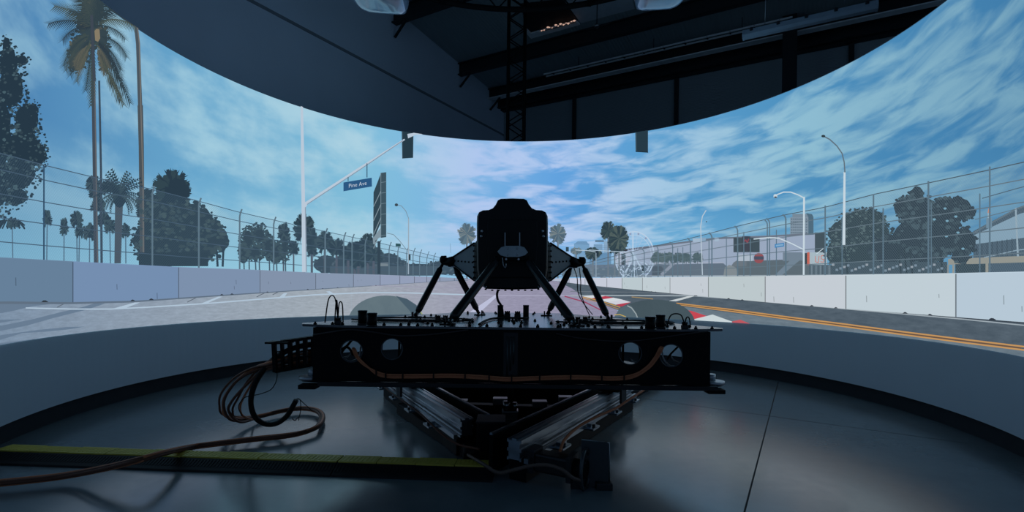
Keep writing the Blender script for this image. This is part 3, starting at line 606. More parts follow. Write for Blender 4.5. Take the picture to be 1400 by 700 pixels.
p = Pic(); blob(p, [(4, 85, 18, 30), (22, 82, 14, 10), (8, 120, 26, 36), (-25, 180, 45, 100), (26, 205, 34, 40), (30, 165, 22, 34), (18, 238, 34, 30), (46, 212, 17, 20), (14, 268, 24, 18), (-20, 240, 36, 70), (2, 62, 8, 16), (38, 150, 12, 12)], 2100, rng, [em(38, 56, 70), em(48, 66, 78), dk2, em(70, 94, 104)], 1.0, 3.4, .72)
for _ in range(50): x = rng.uniform(-20, 20); p.line([(8+x*.5, 300), (8+x, 308+rng.uniform(-4, 5))], 2, em(40, 58, 72))
p.build('leafy_tree_picture', 16, 'dark leafy tree at the left edge of the screen')
def small_palm(cx, cy, rx, ry, base, rng, ms, tw_=1.6, trunk=None):
    p = Pic(); p.line([(cx, cy), (cx+rng.uniform(-1, 1), base)], tw_, trunk or em(84, 112, 134)); fan_palm(p, cx, cy, rx, ry, ms, rng, 26); return p
for cx, cy, rx, ry in ((59, 298, 7, 14), (82.5, 311, 7, 15), (100, 300, 10, 13), (104, 316, 7, 11), (10, 305, 9, 9), (118, 316, 7, 12), (146, 309, 9, 12), (168, 316, 8, 12)):
    small_palm(cx, cy, rx, ry, 360, rng, [dk, dk2, em(52, 74, 84)]).build('distant_palm_picture', 16)
# big palms
p = Pic(); p.line([(122, 60), (124.5, 200), (127, 362)], 5.2, em(66, 76, 88), 6.4); p.line([(124.5, 90), (126.5, 220), (129, 362)], 1.4, em(98, 100, 104), 1.6); p.line([(131, 110), (133.5, 230), (134.5, 362)], 2.8, em(58, 74, 90), 3.4)
p.build('palm_trunk_picture', 17, 'pair of tall palm trunks on the left of the screen')
p = Pic(); rng = random.Random(3); blob(p, [(122, 14, 20, 24), (104, 66, 17, 26), (100, 84, 14, 16), (134, 52, 11, 20), (138, 78, 9, 24), (118, 46, 14, 24), (112, 30, 14, 14)], 420, rng, [em(54, 70, 78), em(70, 82, 80), em(62, 76, 76), em(96, 96, 86)], 1.4, 4, .8); gr = [em(50, 66, 74), em(62, 76, 78), em(74, 84, 78), em(46, 60, 70)]
for ang, L_, dr, lf in ((155, 62, .75, 12), (170, 48, 1.2, 12), (135, 60, .6, 12), (110, 62, .3, 12), (92, 60, .2, 12), (75, 62, .4, 12), (55, 66, .9, 12), (35, 62, 1.3, 11), (120, 40, .9, 13), (65, 42, 1.0, 12), (100, 45, .5, 14), (80, 45, .5, 14), (12, 50, 1.2, 10)):
    frond(p, 122, 36, math.radians(ang), L_, dr, lf*1.3, rng.choice(gr), rng, 20, 2)
for x, y, ang, L_, dr in ((116, 48, 195, 40, .9), (114, 50, 205, 52, .9), (112, 52, 218, 52, .7), (116, 56, 230, 52, .4), (118, 58, 245, 55, .2), (121, 60, 262, 62, .0), (122, 60, 268, 82, .0), (128, 55, -30, 52, .75), (130, 58, -42, 55, .6), (130, 60, -50, 72, .35), (132, 66, -55, 84, .2), (134, 50, -8, 46, 1.1), (130, 70, -66, 72, .0), (128, 72, -60, 78, .1)):
    frond(p, x, y, math.radians(ang), L_, dr, 14, rng.choice(gr), rng, 20, 2)
for x, y, ang, L_, dr in ((114, 62, 228, 34, .6), (116, 66, 240, 36, .3), (128, 62, -55, 34, .2), (112, 64, 215, 30, .8), (128, 66, -75, 36, 0)):
    frond(p, x, y, math.radians(ang), L_, dr, 9, em(90, 92, 84), rng, 12)
p.poly([(124, 42), (127, 39), (131, 40), (132, 52), (129, 57), (125, 55)], em(132, 122, 102)); p.line([(120, 20), (124, 110)], 4, em(62, 72, 84)); p.build('palm_crown_picture', 18, 'large shaggy drooping palm crown at the upper left')
p = Pic(); p.line([(180, 18), (185, 60), (187, 120), (188, 146)], 5.5, em(74, 84, 92), 6); p.line([(188, 144), (189.5, 200), (190.5, 300), (191, 364)], 7.5, em(74, 82, 88), 6.4); p.line([(182, 18), (187, 60), (189, 150), (192, 250), (192.5, 364)], 1.6, em(112, 112, 110)); p.line([(166, 10), (160, 20)], 3, dk); p.build('palm_trunk_picture', 17, 'bare pale palm trunk running up past the screen top')
# date palm
p = Pic(); rng = random.Random(6); p.poly([(153, 275), (164, 275), (161, 360), (152, 360)], em(72, 84, 96)); p.disc(159, 268, 10, dk, 12, 16)
for k in range(30):
    a = -35+k*250/29; frond(p, 159, 266, math.radians(a), rng.uniform(26, 36) if 20 < a < 160 else rng.uniform(22, 32), .5 if 30 < a < 150 else 1.1, 4.5, rng.choice([dk, em(46, 66, 78), dk2]), rng, 9, 1.4)
p.build('date_palm_picture', 18, 'spiky date palm right of the tall trunks')
p = Pic(); rng = random.Random(61)
for cx, cy in ((126, 262), (122, 250), (130, 282), (137, 300), (118, 318), (144, 256)): fan_palm(p, cx, cy, 12, 12, [dk, dk2], rng, 18)
p.build('distant_palm_picture', 16)
# big rounded tree
p = Pic(); rng = random.Random(7); blob(p, [(236, 318, 40, 46), (215, 300, 30, 36), (205, 330, 30, 30), (262, 312, 30, 36), (285, 322, 22, 26), (300, 330, 12, 16), (196, 280, 14, 24), (235, 285, 26, 26), (250, 348, 50, 14), (208, 350, 26, 12)], 1100, rng, [em(46, 64, 76), dk2, em(68, 88, 94), em(58, 76, 84)], 1.8, 4.6, .9)
fan_palm(p, 232, 256, 26, 24, [dk, em(50, 70, 80)], rng, 40); fan_palm(p, 240, 262, 18, 20, [dk], rng, 30); rect(p, 186, 345, 282, 364, em(44, 62, 74)); p.line([(303, 340), (302, 364)], 3, dk); p.line([(294, 345), (295, 364)], 3, dk); p.build('round_tree_picture', 17, 'broad round tree with a palm crown rising behind it')
# mid-left trees
rng = random.Random(21); specs = [(338, 327, 13, 18), (352, 322, 13, 18), (347, 345, 14, 12), (331, 345, 7, 14), (366, 338, 9, 18), (388, 335, 8, 26), (376, 345, 8, 16)]
for cx, cy, a, b in specs:
    p = Pic(); p.line([(cx, cy), (cx+1, 372)], 1.8, em(70, 90, 104)); blob(p, [(cx, cy, a, b)], 230, rng, [em(48, 66, 78), dk2, em(62, 82, 90)], .9, 2.6, .62); p.build('small_tree_picture', 16)
for cx, cy, rx, ry in ((386, 318, 9, 15), (400, 340, 8, 12), (425, 325, 10, 14), (414, 312, 15, 22), (425, 340, 9, 14), (443, 332, 14, 16), (459, 340, 12, 15), (475, 348, 9, 14), (484, 343, 13, 14), (502, 334, 13, 16), (489, 356, 12, 14), (510, 350, 14, 12)):
    p = Pic(); p.line([(cx, cy), (cx, 376)], 3.2 if cx > 405 else 2, em(84, 92, 106)); fan_palm(p, cx, cy, rx, ry, [dk, dk2, em(46, 66, 78)], rng, 28); p.build('small_palm_picture', 16)
p = Pic(); rng = random.Random(5); blob(p, [(445, 362, 18, 13), (470, 362, 18, 14), (500, 364, 26, 13), (530, 360, 20, 14), (545, 366, 18, 10), (575, 368, 30, 8), (605, 366, 24, 10), (630, 370, 22, 6), (520, 370, 60, 8)], 420, rng, [em(56, 74, 88), em(70, 88, 100), em(80, 98, 110)], 1.2, 3, .95)
rect(p, 517, 359, 530, 374, em(120, 134, 142)); rect(p, 450, 364, 600, 377, em(72, 90, 104)); p.build('hedge_picture', 15, 'low dark hedge and far trees behind the left fence')
for cx, cy, rx, ry, b in ((638, 320, 13, 15, 382), (763, 320, 12, 14, 380), (832, 316, 11, 14, 378), (847, 326, 14, 18, 378), (841, 335, 10, 14, 378), (811, 347, 12, 9, 378), (788, 343, 8, 5, 378)):
    p = Pic(); rng = random.Random(int(cx)); p.line([(cx, cy), (cx, b)], 2.0, em(108, 120, 132)); fan_palm(p, cx, cy, rx, ry, [em(58, 78, 84), em(80, 96, 96), em(48, 66, 76)] if cx > 800 else [em(92, 116, 130), em(120, 132, 136), em(80, 102, 118)], rng, 34, -75, 255); p.build('distant_palm_picture', 16)
for cx in (900, 915, 928, 940, 955, 898, 910): p = small_palm(cx, 352+(cx % 3), 8, 8, 362, rng, [em(62, 84, 92), em(80, 100, 104)], 1, em(96, 110, 120)); p.build('shrub_picture', 16)
p = Pic(); rect(p, 770, 362, 892, 379, em(100, 116, 138)); rng = random.Random(15); blob(p, [(790, 371, 24, 9), (830, 372, 26, 8), (865, 374, 20, 6)], 160, rng, [em(88, 108, 126), em(110, 128, 144)], 1, 2.5); p.build('hedge_picture', 14)
# right hand trees
p = Pic(); rng = random.Random(31); blob(p, [(1178, 312, 34, 28), (1160, 322, 28, 26), (1195, 305, 22, 22), (1205, 325, 20, 24), (1150, 345, 20, 22), (1180, 345, 44, 26)], 900, rng, [em(40, 58, 66), em(58, 76, 82), em(82, 102, 106)], 1.1, 3, .88)
p.build('leafy_tree_picture', 16, 'fine-leaved dark tree left of the broad one, right side of the screen')
p = Pic(); rng = random.Random(33); blob(p, [(1262, 290, 32, 24), (1245, 285, 20, 18), (1258, 266, 10, 12), (1300, 290, 28, 22), (1318, 282, 18, 12), (1328, 290, 14, 10), (1250, 325, 28, 30), (1290, 325, 34, 28), (1325, 330, 16, 20), (1318, 350, 14, 12), (1220, 345, 30, 24), (1262, 350, 34, 16)], 900, rng, [em(38, 54, 66), em(52, 70, 80), em(64, 84, 94)], 2, 5, .92)
for x, y in ((1297, 285), (1300, 302), (1315, 318), (1312, 296), (1299, 323), (1322, 340), (1282, 300)): p.disc(x, y, 2.4, em(120, 168, 190), 7, 1.6)
rect(p, 1140, 358, 1300, 377, em(60, 78, 90))
for x in (1158, 1232, 1240, 1248, 1275, 1290): p.line([(x, 340), (x+4, 377)], 2.4, em(36, 52, 62))
for k in range(30): x = 1140+k*5.2; p.line([(x, 362+(k*7) % 9), (x+3, 362+(k*7) % 9)], 3, em(120, 140, 156) if k % 3 else em(150, 160, 170))
p.build('broad_tree_picture', 17, 'broad dark tree with small gaps, right of the two')

# fence, poles, signs
TR = [(-60, 195), (60, 227), (130, 244), (205, 259), (268, 275), (325, 290.5), (372, 301), (440, 316), (530, 335), (600, 352), (640, 365)]
TRR = [(750, 372), (850, 348), (890, 338), (950, 325), (1000, 312), (1075, 294), (1130, 284), (1198, 266), (1275, 250), (1360, 232), (1400, 223), (1460, 210)]
def mesh_mat(name, c, dens):                 # chain-link tone seen from afar: crossed fine wires
    m, nt, out = newmat(name); N = nt.nodes; L = nt.links; tc = N.new('ShaderNodeTexCoord'); sx = N.new('ShaderNodeSeparateXYZ'); L.new(tc.outputs['Object'], sx.inputs[0])
    def M(op, a, b=None):
        n = N.new('ShaderNodeMath'); n.operation = op
        for i, v in enumerate((a, b)):
            if v is None: continue
            if hasattr(v, 'links'): L.new(v, n.inputs[i])
            else: n.inputs[i].default_value = v
        return n.outputs[0]
    th = M('MULTIPLY', M('ARCTAN2', sx.outputs[0], sx.outputs[1]), R); k = 210
    a = M('SINE', M('MULTIPLY', M('ADD', th, sx.outputs[2]), k)); b = M('SINE', M('MULTIPLY', M('SUBTRACT', th, sx.outputs[2]), k))
    g = M('GREATER_THAN', M('MAXIMUM', a, b), .82); f = M('MULTIPLY_ADD', g, .0); f = M('ADD', M('MULTIPLY', g, dens), dens*.3)
    e = N.new('ShaderNodeEmission'); e.inputs[0].default_value = C(*c); t = N.new('ShaderNodeBsdfTransparent'); mx = N.new('ShaderNodeMixShader')
    L.new(f, mx.inputs[0]); L.new(t.outputs[0], mx.inputs[1]); L.new(e.outputs[0], mx.inputs[2]); L.new(mx.outputs[0], out.inputs[0]); m.cycles.emission_sampling = 'NONE'; return m
p = Pic(); xs = list(range(-60, 641, 20)); mL = mesh_mat('chain_link_left', (88, 118, 142), .2); mR = mesh_mat('chain_link_right', (120, 142, 156), .26)
p.poly([(x, itp(TR, x)) for x in xs]+[(x, itp(LT, x)) for x in reversed(xs)], mL); p.build('chain_link_picture', 20, 'fine chain-link mesh of the left fence')
p = Pic(); xs = list(range(750, 1461, 20)); p.poly([(x, itp(TRR, x)) for x in xs]+[(x, itp(RT, x)) for x in reversed(xs)], mR); p.build('chain_link_picture', 20, 'fine chain-link mesh of the right fence')
rl = em(70, 92, 112); p = Pic()
for fr in (0, .157, .39, .62, .85): p.line([(x, itp(TR, x)+fr*(itp(LT, x)-itp(TR, x))) for x in range(-60, 641, 20)], 1.4, rl, .5)
p.build('fence_rails_picture', 21, 'dark sloping rails of the left fence')
p = Pic(); rr_ = em(98, 116, 128)
for fr in (0, .157, .365, .6, .83): p.line([(x, itp(TRR, x)+fr*(itp(RT, x)-itp(TRR, x))) for x in range(760, 1461, 20)], .6, rr_ if fr else em(76, 92, 104), 1.5)
p.line([(1350, 271), (1400, 257), (1460, 242)], 1.2, em(80, 100, 116)); p.line([(1340, 300), (1400, 285)], 1, rr_); p.line([(870, 377.5), (1100, 376.5), (1300, 374)], 1.2, em(150, 164, 174)); p.build('fence_rails_picture', 21, 'dark sloping rails of the right fence')
pc = em(92, 116, 132); pcd = em(52, 80, 106)
for x, w_ in ((52.5, 2.2), (204, 2.4), (268.5, 2.4), (325, 2.2), (372, 2), (443, 2), (468.5, 1.7), (480, 1.6), (498, 1.4), (517, 1.4), (531, 1.3), (543, 1.3), (555, 1.1), (564, 1.1), (573, 1), (583, .9), (592, .9)):
    p = Pic(); t_ = itp(TR, x); b_ = itp(LT, x)
    if x > 100: p.line([(x, b_), (x, t_+6), (x+1, t_+1), (x+3, t_-4)], w_, pc if x != 52.5 else pcd)
    else: p.line([(x, b_), (x, t_+2)], w_, pcd)
    p.build('fence_post_picture', 22)
for x, w_, dt in ((1361, 2.4, -4), (1275, 2.6, -2), (1279, 1.6, 28), (1198.5, 2.2, 0), (1212, 2, 22), (1131.5, 2, -2), (1155, 1.6, 20), (1077, 2, 0), (1054.5, 1.6, 0), (1051.5, 1.6, 1), (1064, 1.3, 18), (1028, 1.3, 22), (1010.5, 1.7, 0), (1019, 1.3, 10), (975, 1.7, 0), (971, 1.3, 10), (995, 1.1, 10), (945.5, 1.6, 0), (935, 1, 10), (921, 1.3, 0), (928, 1, 10), (901, 1.2, 0), (910, .9, 10), (882, 1.1, 0), (866, 1, 0), (855, .9, 0), (1347, 1.9, 30), (1102, 1.3, 34)):
    p = Pic(); t_ = itp(TRR, x)+dt; b_ = itp(RT, x)
    if dt in (0, 1) and x < 1150: p.line([(x, b_), (x, t_+6), (x-1, t_+3), (x-4, t_)], w_, pc)
    else: p.line([(x, b_), (x, t_)], w_, pc)
    p.build('fence_post_picture', 22)
p = Pic(); wp = em(196, 212, 222)
p.line([(1157.5, 335), (1158.5, 236)], 4, wp, 2.8); p.line([(1159, 236), (1158, 222), (1155, 210), (1148, 200), (1138, 191), (1130, 187)], 1.7, em(96, 112, 124)); p.disc(1129, 186.5, 2.8, em(48, 60, 66), 10, 1.8); p.build('street_light_picture', 23, 'tall street light with a curved arm over the right fence')
p = Pic(); p.line([(1102, 376), (1102.5, 270)], 2.6, wp); p.line([(1102.5, 271), (1095, 267), (1084, 263), (1074, 263), (1064, 267)], 1.6, wp); p.disc(1062.8, 268.5, 2.8, wp, 10); p.disc(1063, 270, 2, em(70, 76, 82), 8, 1.2); p.line([(1101, 341), (1085, 333), (1068, 326), (1055, 325), (1033, 327)], 1.6, wp)
p.poly([(1062, 334), (1075, 332), (1075, 337), (1062, 339)], em(60, 128, 184)); p.poly([(1063.5, 335), (1074, 333.5), (1074, 335.8), (1063.5, 337.4)], em(130, 170, 200)); p.line([(1120, 347), (1129, 340)], 1, wp); p.build('street_light_picture', 24, 'shorter white street light with a blue street sign')
p = Pic(); p.line([(962, 376), (959.5, 310), (962, 296), (967, 288)], 1.3, em(180, 196, 210)); p.disc(967.5, 303.5, .9, em(60, 70, 80)); p.build('street_light_picture', 23)
p = Pic(); lp = em(184, 200, 216); p.line([(414, 372), (413, 300), (411.5, 200), (410.5, 140)], 6.2, lp, 3.2); p.line([(417, 372), (415.5, 280)], 1.4, em(140, 156, 174)); p.line([(416, 279), (490, 231), (552, 191.5)], 4.4, lp, 2); p.line([(416, 281), (490, 233), (550, 193)], 1, em(130, 146, 164)); p.line([(558, 187.5), (565, 184), (576, 183)], 3.2, lp); p.disc(414, 280, 4, lp, 10)
p.line([(474.5, 242.5), (474.5, 248)], 1, em(50, 78, 104)); p.line([(500.5, 224), (500.5, 243)], 1.2, em(50, 78, 104)); p.build('signal_mast_picture', 24, 'white signal mast with a long diagonal arm')
p = Pic(); sg = em(38, 58, 70); p.poly([(548.3, 178), (564.5, 178), (564, 216.5), (549, 217.5)], sg); p.line([(549.5, 181), (549.5, 216)], 1, em(58, 78, 90)); p.build('traffic_signal_picture', 23, 'dark traffic signal seen from behind, left of the screen middle')
p = Pic(); p.poly([(869.5, 178), (887, 177), (887, 209.5), (870, 208)], sg); p.line([(870.8, 182), (870.8, 207)], .8, em(70, 92, 106)); p.line([(870, 208), (887, 209)], 1, em(26, 40, 50)); p.build('traffic_signal_picture', 23, 'dark traffic signal hanging at the screen top, right of the middle')
rect_ = Pic().poly([(556, 184), (566, 182.5), (566, 186), (557, 190)], lp); rect_.build('signal_arm_tip_picture', 25)
# street sign
p = Pic(); p.poly([(468, 250), (507, 243.5), (507.3, 255.5), (468, 262)], em(44, 88, 130)); p.build('street_name_sign_picture', 25, 'blue street name sign reading Pine Ave')
cu = bpy.data.curves.new('sign_text', 'FONT'); cu.body = 'Pine Ave'; cu.size = 1; cu.offset = -.008; cu.space_character = 1.08; to = bpy.data.objects.new('t', cu); tm = bpy.data.meshes.new_from_object(to); bpy.data.objects.remove(to)
mxx = max(v.co.x for v in tm.vertices); p = Pic(); tw_ = em(205, 218, 230)
for f_ in tm.polygons:
    pts = []
    for i in f_.vertices:
        v = tm.vertices[i].co; q = v.x/mxx; pts.append((475+q*24.8, 257.3-q*4.2-v.y*7.6))
    p.poly(pts, tw_)
p.build('sign_lettering_picture', 26, 'white lettering Pine Ave')
p = Pic(); p.poly([(509.5, 263.5), (519.5, 238), (519.5, 305), (509, 329)], em(50, 70, 82)); p.poly([(519.5, 237), (527, 236), (527, 324.5), (519.5, 325.5)], em(62, 84, 96)); p.line([(519.5, 237), (519.5, 325)], 1, em(110, 132, 144))
for k in range(4): p.line([(509.5, 283+k*19), (519.5, 262+k*18)], 1, em(130, 148, 158))
for k in range(6): p.line([(520, 250+k*14.5), (527, 249+k*14.5)], .8, em(104, 126, 138))
p.poly([(508.5, 326), (519.5, 311), (519.5, 324), (512, 329), (512, 334), (509, 334)], em(128, 148, 160)); rect(p, 515, 330, 519, 375, em(52, 70, 84)); p.build('scoreboard_picture', 24, 'dark billboard seen edge-on beside the street sign')
p = Pic(); p.line([(557.5, 375), (557.8, 299)], 1.5, em(150, 170, 186)); p.line([(557.8, 299), (554, 289), (548, 282), (542, 280.5)], .9, em(120, 142, 158)); p.disc(541, 280.5, 2.4, em(60, 74, 84), 9, 2.1); p.line([(556, 343), (545, 329), (537, 321), (528, 319)], .9, em(120, 144, 158)); p.poly([(540, 333), (547, 333.5), (547, 337.5), (540, 337)], em(48, 84, 92)); rect(p, 558, 348, 560.5, 356, em(44, 60, 70)); p.build('street_light_picture', 23, 'thin street light with a small green sign, left half')
p = Pic(); p.line([(787, 337+5), (805, 343), (817, 345)], 1, em(176, 196, 212)); rect(p, 774, 338, 778, 344, em(52, 76, 92)); rect(p, 815, 341, 819, 350, em(40, 56, 68)); p.line([(815.5, 346), (815.5, 380)], 1.2, em(140, 160, 178)); p.line([(806, 342), (860, 345)], .9, em(176, 196, 212)); p.line([(615, 333), (615.8, 346)], .8, em(130, 166, 196)); p.build('signal_mast_picture', 22, 'small far signal mast right of the cockpit')

# concrete walls
def blocks(edges, T, Bt, cols, lab):
    for k, (a, b) in enumerate(zip(edges, edges[1:])):
        n = max(1, int((b-a)/15)); xs = [a+(b-a)*i/n for i in range(n+1)]; c = cols[k % len(cols)]
        p = Pic(); p.poly([(x, itp(T, x)) for x in xs]+[(x, itp(Bt, x)) for x in reversed(xs)], em_s(*c))
        d = tuple(int(v*.93) for v in c); p2 = em(*d); l = tuple(min(255, int(v*1.04)) for v in c)
        hgt = itp(Bt, (a+b)/2)-itp(T, (a+b)/2)
        s = Pic(); s.line([(a+.6, itp(T, a)), (a+.6, itp(Bt, a))], max(.7, hgt*.028), em(*[int(v*.6) for v in c]))
        s.line([(x, itp(T, x)+.5) for x in xs], max(.4, hgt*.016), em(*l))
        rg = random.Random(k+int(a))
        for _ in range(2 if hgt > 14 else 0):
            x = a+(b-a)*rg.random(); y = itp(T, x)+hgt*rg.uniform(.3, .75); s.line([(x, y), (x+.3, y+hgt*rg.uniform(.08, .2))], hgt*.022, em(*[int(v*.78) for v in c]))
            x = a+(b-a)*rg.uniform(.1, .9); y = itp(Bt, x)+.5; s.poly([(x-hgt*.07, y), (x-hgt*.03, y-hgt*.035), (x, y-hgt*.045), (x+hgt*.05, y-hgt*.02), (x+hgt*.07, y)], em(50, 58, 68))
        o = p.build('concrete_block_picture', 27); s.build('block_joint_picture', 28, parent=o)
blocks([-60, 91, 239, 352, 429, 481, 518, 545, 565, 582, 600, 620, 640], LT, LB, [(102, 128, 154), (116, 142, 176), (124, 144, 172), (130, 146, 170), (134, 150, 174), (138, 152, 176), (146, 158, 184), (146, 158, 184), (146, 156, 182), (146, 156, 180), (140, 152, 176), (136, 148, 172)], 'left')
blocks([750, 778, 800, 830, 851, 879, 917, 970, 1048.5, 1160.5, 1314.5, 1460], RT, RB_, [(176, 184, 204), (196, 200, 218), (196, 202, 216), (196, 202, 216), (186, 200, 206), (192, 204, 210), (196, 204, 212), (188, 200, 204), (196, 204, 212), (192, 206, 214), (182, 200, 214)], 'right')
# outside the photographed field the circuit simply goes on round the screen
def band(name, a0, a1, z0, z1, m, off, label):
    o = shell(R-off-.0005, R-off, z0, z1, m, name, 12, scr, a0, a1); o['label'] = label
for s, c1, c2 in ((-1, (100, 126, 152), lft), (1, (180, 198, 212), rgt)):
    a_ = TZ(-59 if s < 0 else 1459, 400)[0]; lo, hi = (-SA, a_) if s < 0 else (a_, SA)
    zt, zb = TZ(-60 if s < 0 else 1460, 349 if s < 0 else 370)[1], TZ(-60 if s < 0 else 1460, 413 if s < 0 else 444)[1]
    if hi > lo:
        band('road_picture', lo, hi, Z_BOT, zb, c2, .0065, 'road continuing round the screen edge'); band('concrete_block_picture', lo, hi, zb, zt, em_s(*c1), .044, 'wall continuing round the screen edge')

# ------------------------------------------------------------------ motion platform
ZT, ZB = .925, .55
FY = CAM.y+3.5                               # plane of the front face
plat = empty('motion_platform', (0, CAM.y+4.4, ZB), 'large black triangular motion platform deck with round holes in its front face', 'motion platform')
TIP = [(-1.17, FY-.03), (1.17, FY-.03), (1.50, FY+.07), (1.54, FY+.16), (1.50, FY+.26), (.60, CAM.y+5.75), (-.60, CAM.y+5.75), (-1.50, FY+.26), (-1.54, FY+.16), (-1.50, FY+.07)]
MB().prism([(x, y, ZT) for x, y in TIP], (0, 0, .018)).build('top_plate', platem, plat, bevel=.003)
MB().prism([(x*1.0, y, ZB-.02) for x, y in TIP], (0, 0, .018)).build('bottom_plate', blackg, plat, bevel=.003)
MB().bar((-1.34, FY-.045, ZB-.012), (1.42, FY-.045, ZB-.012), .03, .03).build('lower_edge_rail', blackg, plat, bevel=.003)
def fx(px): return (px-700)/F*3.5
def fz(px, py): return P(px, py, 3.5).z
HX = [(481, 480, 15), (536, 477, 14.5), (861, 483, 15.5), (917, 486, 15.5)]
L_ = fx(428); R_ = fx(970.5)
Mx = Matrix(((1, 0, 0, 0), (0, 0, -1, FY), (0, 1, 0, 0), (0, 0, 0, 1)))
panel('front_panel', [(L_, ZB), (R_, ZB), (R_, ZT), (L_, ZT)], [(fx(x), fz(x, y), r/F*3.5) for x, y, r in HX], .012, black, Mx, plat)
for x, y, r in HX:                           # turned rims around the openings
    c = Vector((fx(x), FY, fz(x, y))); rr_w = r/F*3.5
    MB().tube([c+Vector((rr_w*math.cos(a*math.pi/16), -.007, rr_w*math.sin(a*math.pi/16))) for a in range(33)], .004, 6, cap=False).build('hole_rim', pm('dull_rim', (.09, .10, .11), .4, metal=.5), plat)
for s in (-1, 1):                            # slanting side walls with their own lightening holes
    a, b = Vector((s*1.385, FY+.02, 0)), Vector((s*.52, CAM.y+5.6, 0)); L = (b-a).length
    M = frame(a, b-a, (0, 0, 1)) if s > 0 else frame(a, b-a, (0, 0, 1))
    hl = []
    for x, y, r in (HX[:2] if s < 0 else HX[2:]):
        rd_ = ray(x, y); d0 = (a-CAM); # intersect the ray with the wall plane
        n = (b-a).cross(Vector((0, 0, 1))); t = n.dot(a-CAM)/n.dot(rd_); q = CAM+rd_*t; hl.append(((q-a).dot((b-a).normalized()), q.z+.012, .14))
    hl += [(1.35, .74, .1), (1.75, .74, .1)]
    panel('side_panel', [(0, ZB), (L, ZB), (L, ZT), (0, ZT)], hl, .012, black, M, plat)
panel('rear_panel', [(-.52, ZB), (.52, ZB), (.52, ZT), (-.52, ZT)], [(-.25, .74, .1), (.25, .74, .1)], .012, black, Matrix(((1, 0, 0, 0), (0, 0, -1, CAM.y+5.6), (0, 1, 0, 0), (0, 0, 0, 1))), plat)
for x in (fx(536), fx(861), -.45, .45): MB().box((x, FY+.22, (ZB+ZT)/2), (.014, .02, ZT-ZB-.01)).build('inner_rib', black, plat)
MB().box((fx(698), FY-.008, (ZB+ZT)/2), (.10, .006, ZT-ZB-.04)).build('centre_cover', blackg, plat)
for k in range(3): MB().cyl((fx(693.5+k*4.2), FY-.016, fz(700, 460)), (fx(693.5+k*4.2), FY-.016, fz(700, 514-k*8)), .006, 10).build('guide_rod', pm('dim_rod', (.08, .1, .1), .4, metal=.8), plat)
for s in (-1, 1):                            # corner pivots under the deck
    x = s*1.44; MB().cyl((x, FY+.07, ZB-.001), (x, FY+.07, ZB+.022), .075, 28).build('corner_disc', silver, plat)
    MB().cyl((x-s*.01, FY+.1, ZB+.022), (x-s*.01, FY+.1, ZB+.065), .035, 20).build('corner_pivot', silver, plat)
    MB().box((s*1.415, FY-.01, ZB-.035), (.12, .09, .03)).build('corner_foot', black, plat, bevel=.004)
# bolts on the deck
rng = random.Random(2); n = 0; spots = []
def inside(x, y): return FY-.01 < y < CAM.y+5.7 and abs(x) < 1.5-(y-FY-.2)*.44
for k in range(24): spots.append((-1.42+k*2.84/23+rng.uniform(-.03, .03), FY+.03))
for cx, cyy in ((-.5, 3.88), (.5, 3.88), (-.92, 4.72), (.92, 4.72), (-.36, 5.45), (.36, 5.45)):
    for k in range(7): a = 2*math.pi*k/7+cx; spots.append((cx+.2*math.cos(a), CAM.y+cyy+.2*math.sin(a)))
for k in range(34): spots.append((rng.uniform(-1.4, 1.4), FY+rng.uniform(.05, .75)))
bolt_me = None
for x, y in spots:
    if not inside(x, y) or n >= 98: continue
    if bolt_me is None:
        m_ = MB(); m_.cyl((0, 0, 0), (0, 0, .010), .012, 10); m_.cyl((0, 0, .010), (0, 0, .02), .007, 8); b_ = m_.build('bolt', black, plat); bolt_me = b_
    else: b_ = bolt_me.copy(); col.objects.link(b_)
    b_.location = (x, y, ZT+.018); n += 1
def on_deck(px, py): return G(px, py, ZT+.018)
def deck_thing(name, px, py, label, cat, group=None): return empty(name, on_deck(px, py), label, cat, group)
# cable runs lying on the deck, looping round the strut feet
def cable(name, pts, r, m, label, group=None, n=8, seg=8, cat='cable'):
    mb = MB(); mb.tube(smooth(pts, n), r, seg); o = mb.build(name, m); tag(o, label, cat, group); return o
for s in (-1, 1):
    side = 'left' if s < 0 else 'right'
    for k, (rx, ry, dy) in enumerate(((.50, .24, .0), (.38, .16, .02))):
        cx, cyy = s*.82, CAM.y+4.1+dy
        pts = [(cx+rx*math.cos(a), cyy+ry*math.sin(a), ZT+.028+k*.003) for a in [math.radians(q) for q in range(200, 520, 25)]]
        cable('sensor_cable', pts, .007, rubber, '%s thin black cable loop lying on the %s side of the deck' % ('outer' if k == 0 else 'inner', side))
cable('sensor_cable', [on_deck(x, y)+Vector((0, 0, .012)) for x, y in ((655, 446), (665, 440), (678, 437), (700, 436.5), (712, 437), (722, 436.5))], .010, rubber, 'black cable curving over the middle front of the deck')
# black canisters standing on the deck
def canister(px, py, wpx, hpx, label):
    b = on_deck(px, py); d = b.y-CAM.y; r_ = wpx/2/F*d; h_ = hpx/F*d
    t = empty('canister', b, label, 'canister', 'black canisters on the deck')
    MB().cyl(b, b+Vector((0, 0, h_)), r_*.93, 28).build('body', black, t)
    MB().tube([b+Vector((0, 0, h_)), b+Vector((0, 0, h_+.008)), b+Vector((0, 0, h_+.010))], [r_, r_, r_*.9], 28).build('cap', blackg, t)
    MB().tube([b, b+Vector((0, 0, .012))], [r_*1.05]*2, 24).build('base_ring', blackg, t)
canister(508.5, 446.5, 14, 17, 'black canister at the left front of the deck, nearer of the left pair')
canister(495.5, 444, 13, 18, 'black canister at the left of the deck, farther of the left pair')
canister(889, 451.5, 15, 17, 'black canister at the right front of the deck, nearer of the right pair')
canister(903, 449, 13, 17, 'black canister at the right of the deck, farther of the right pair')
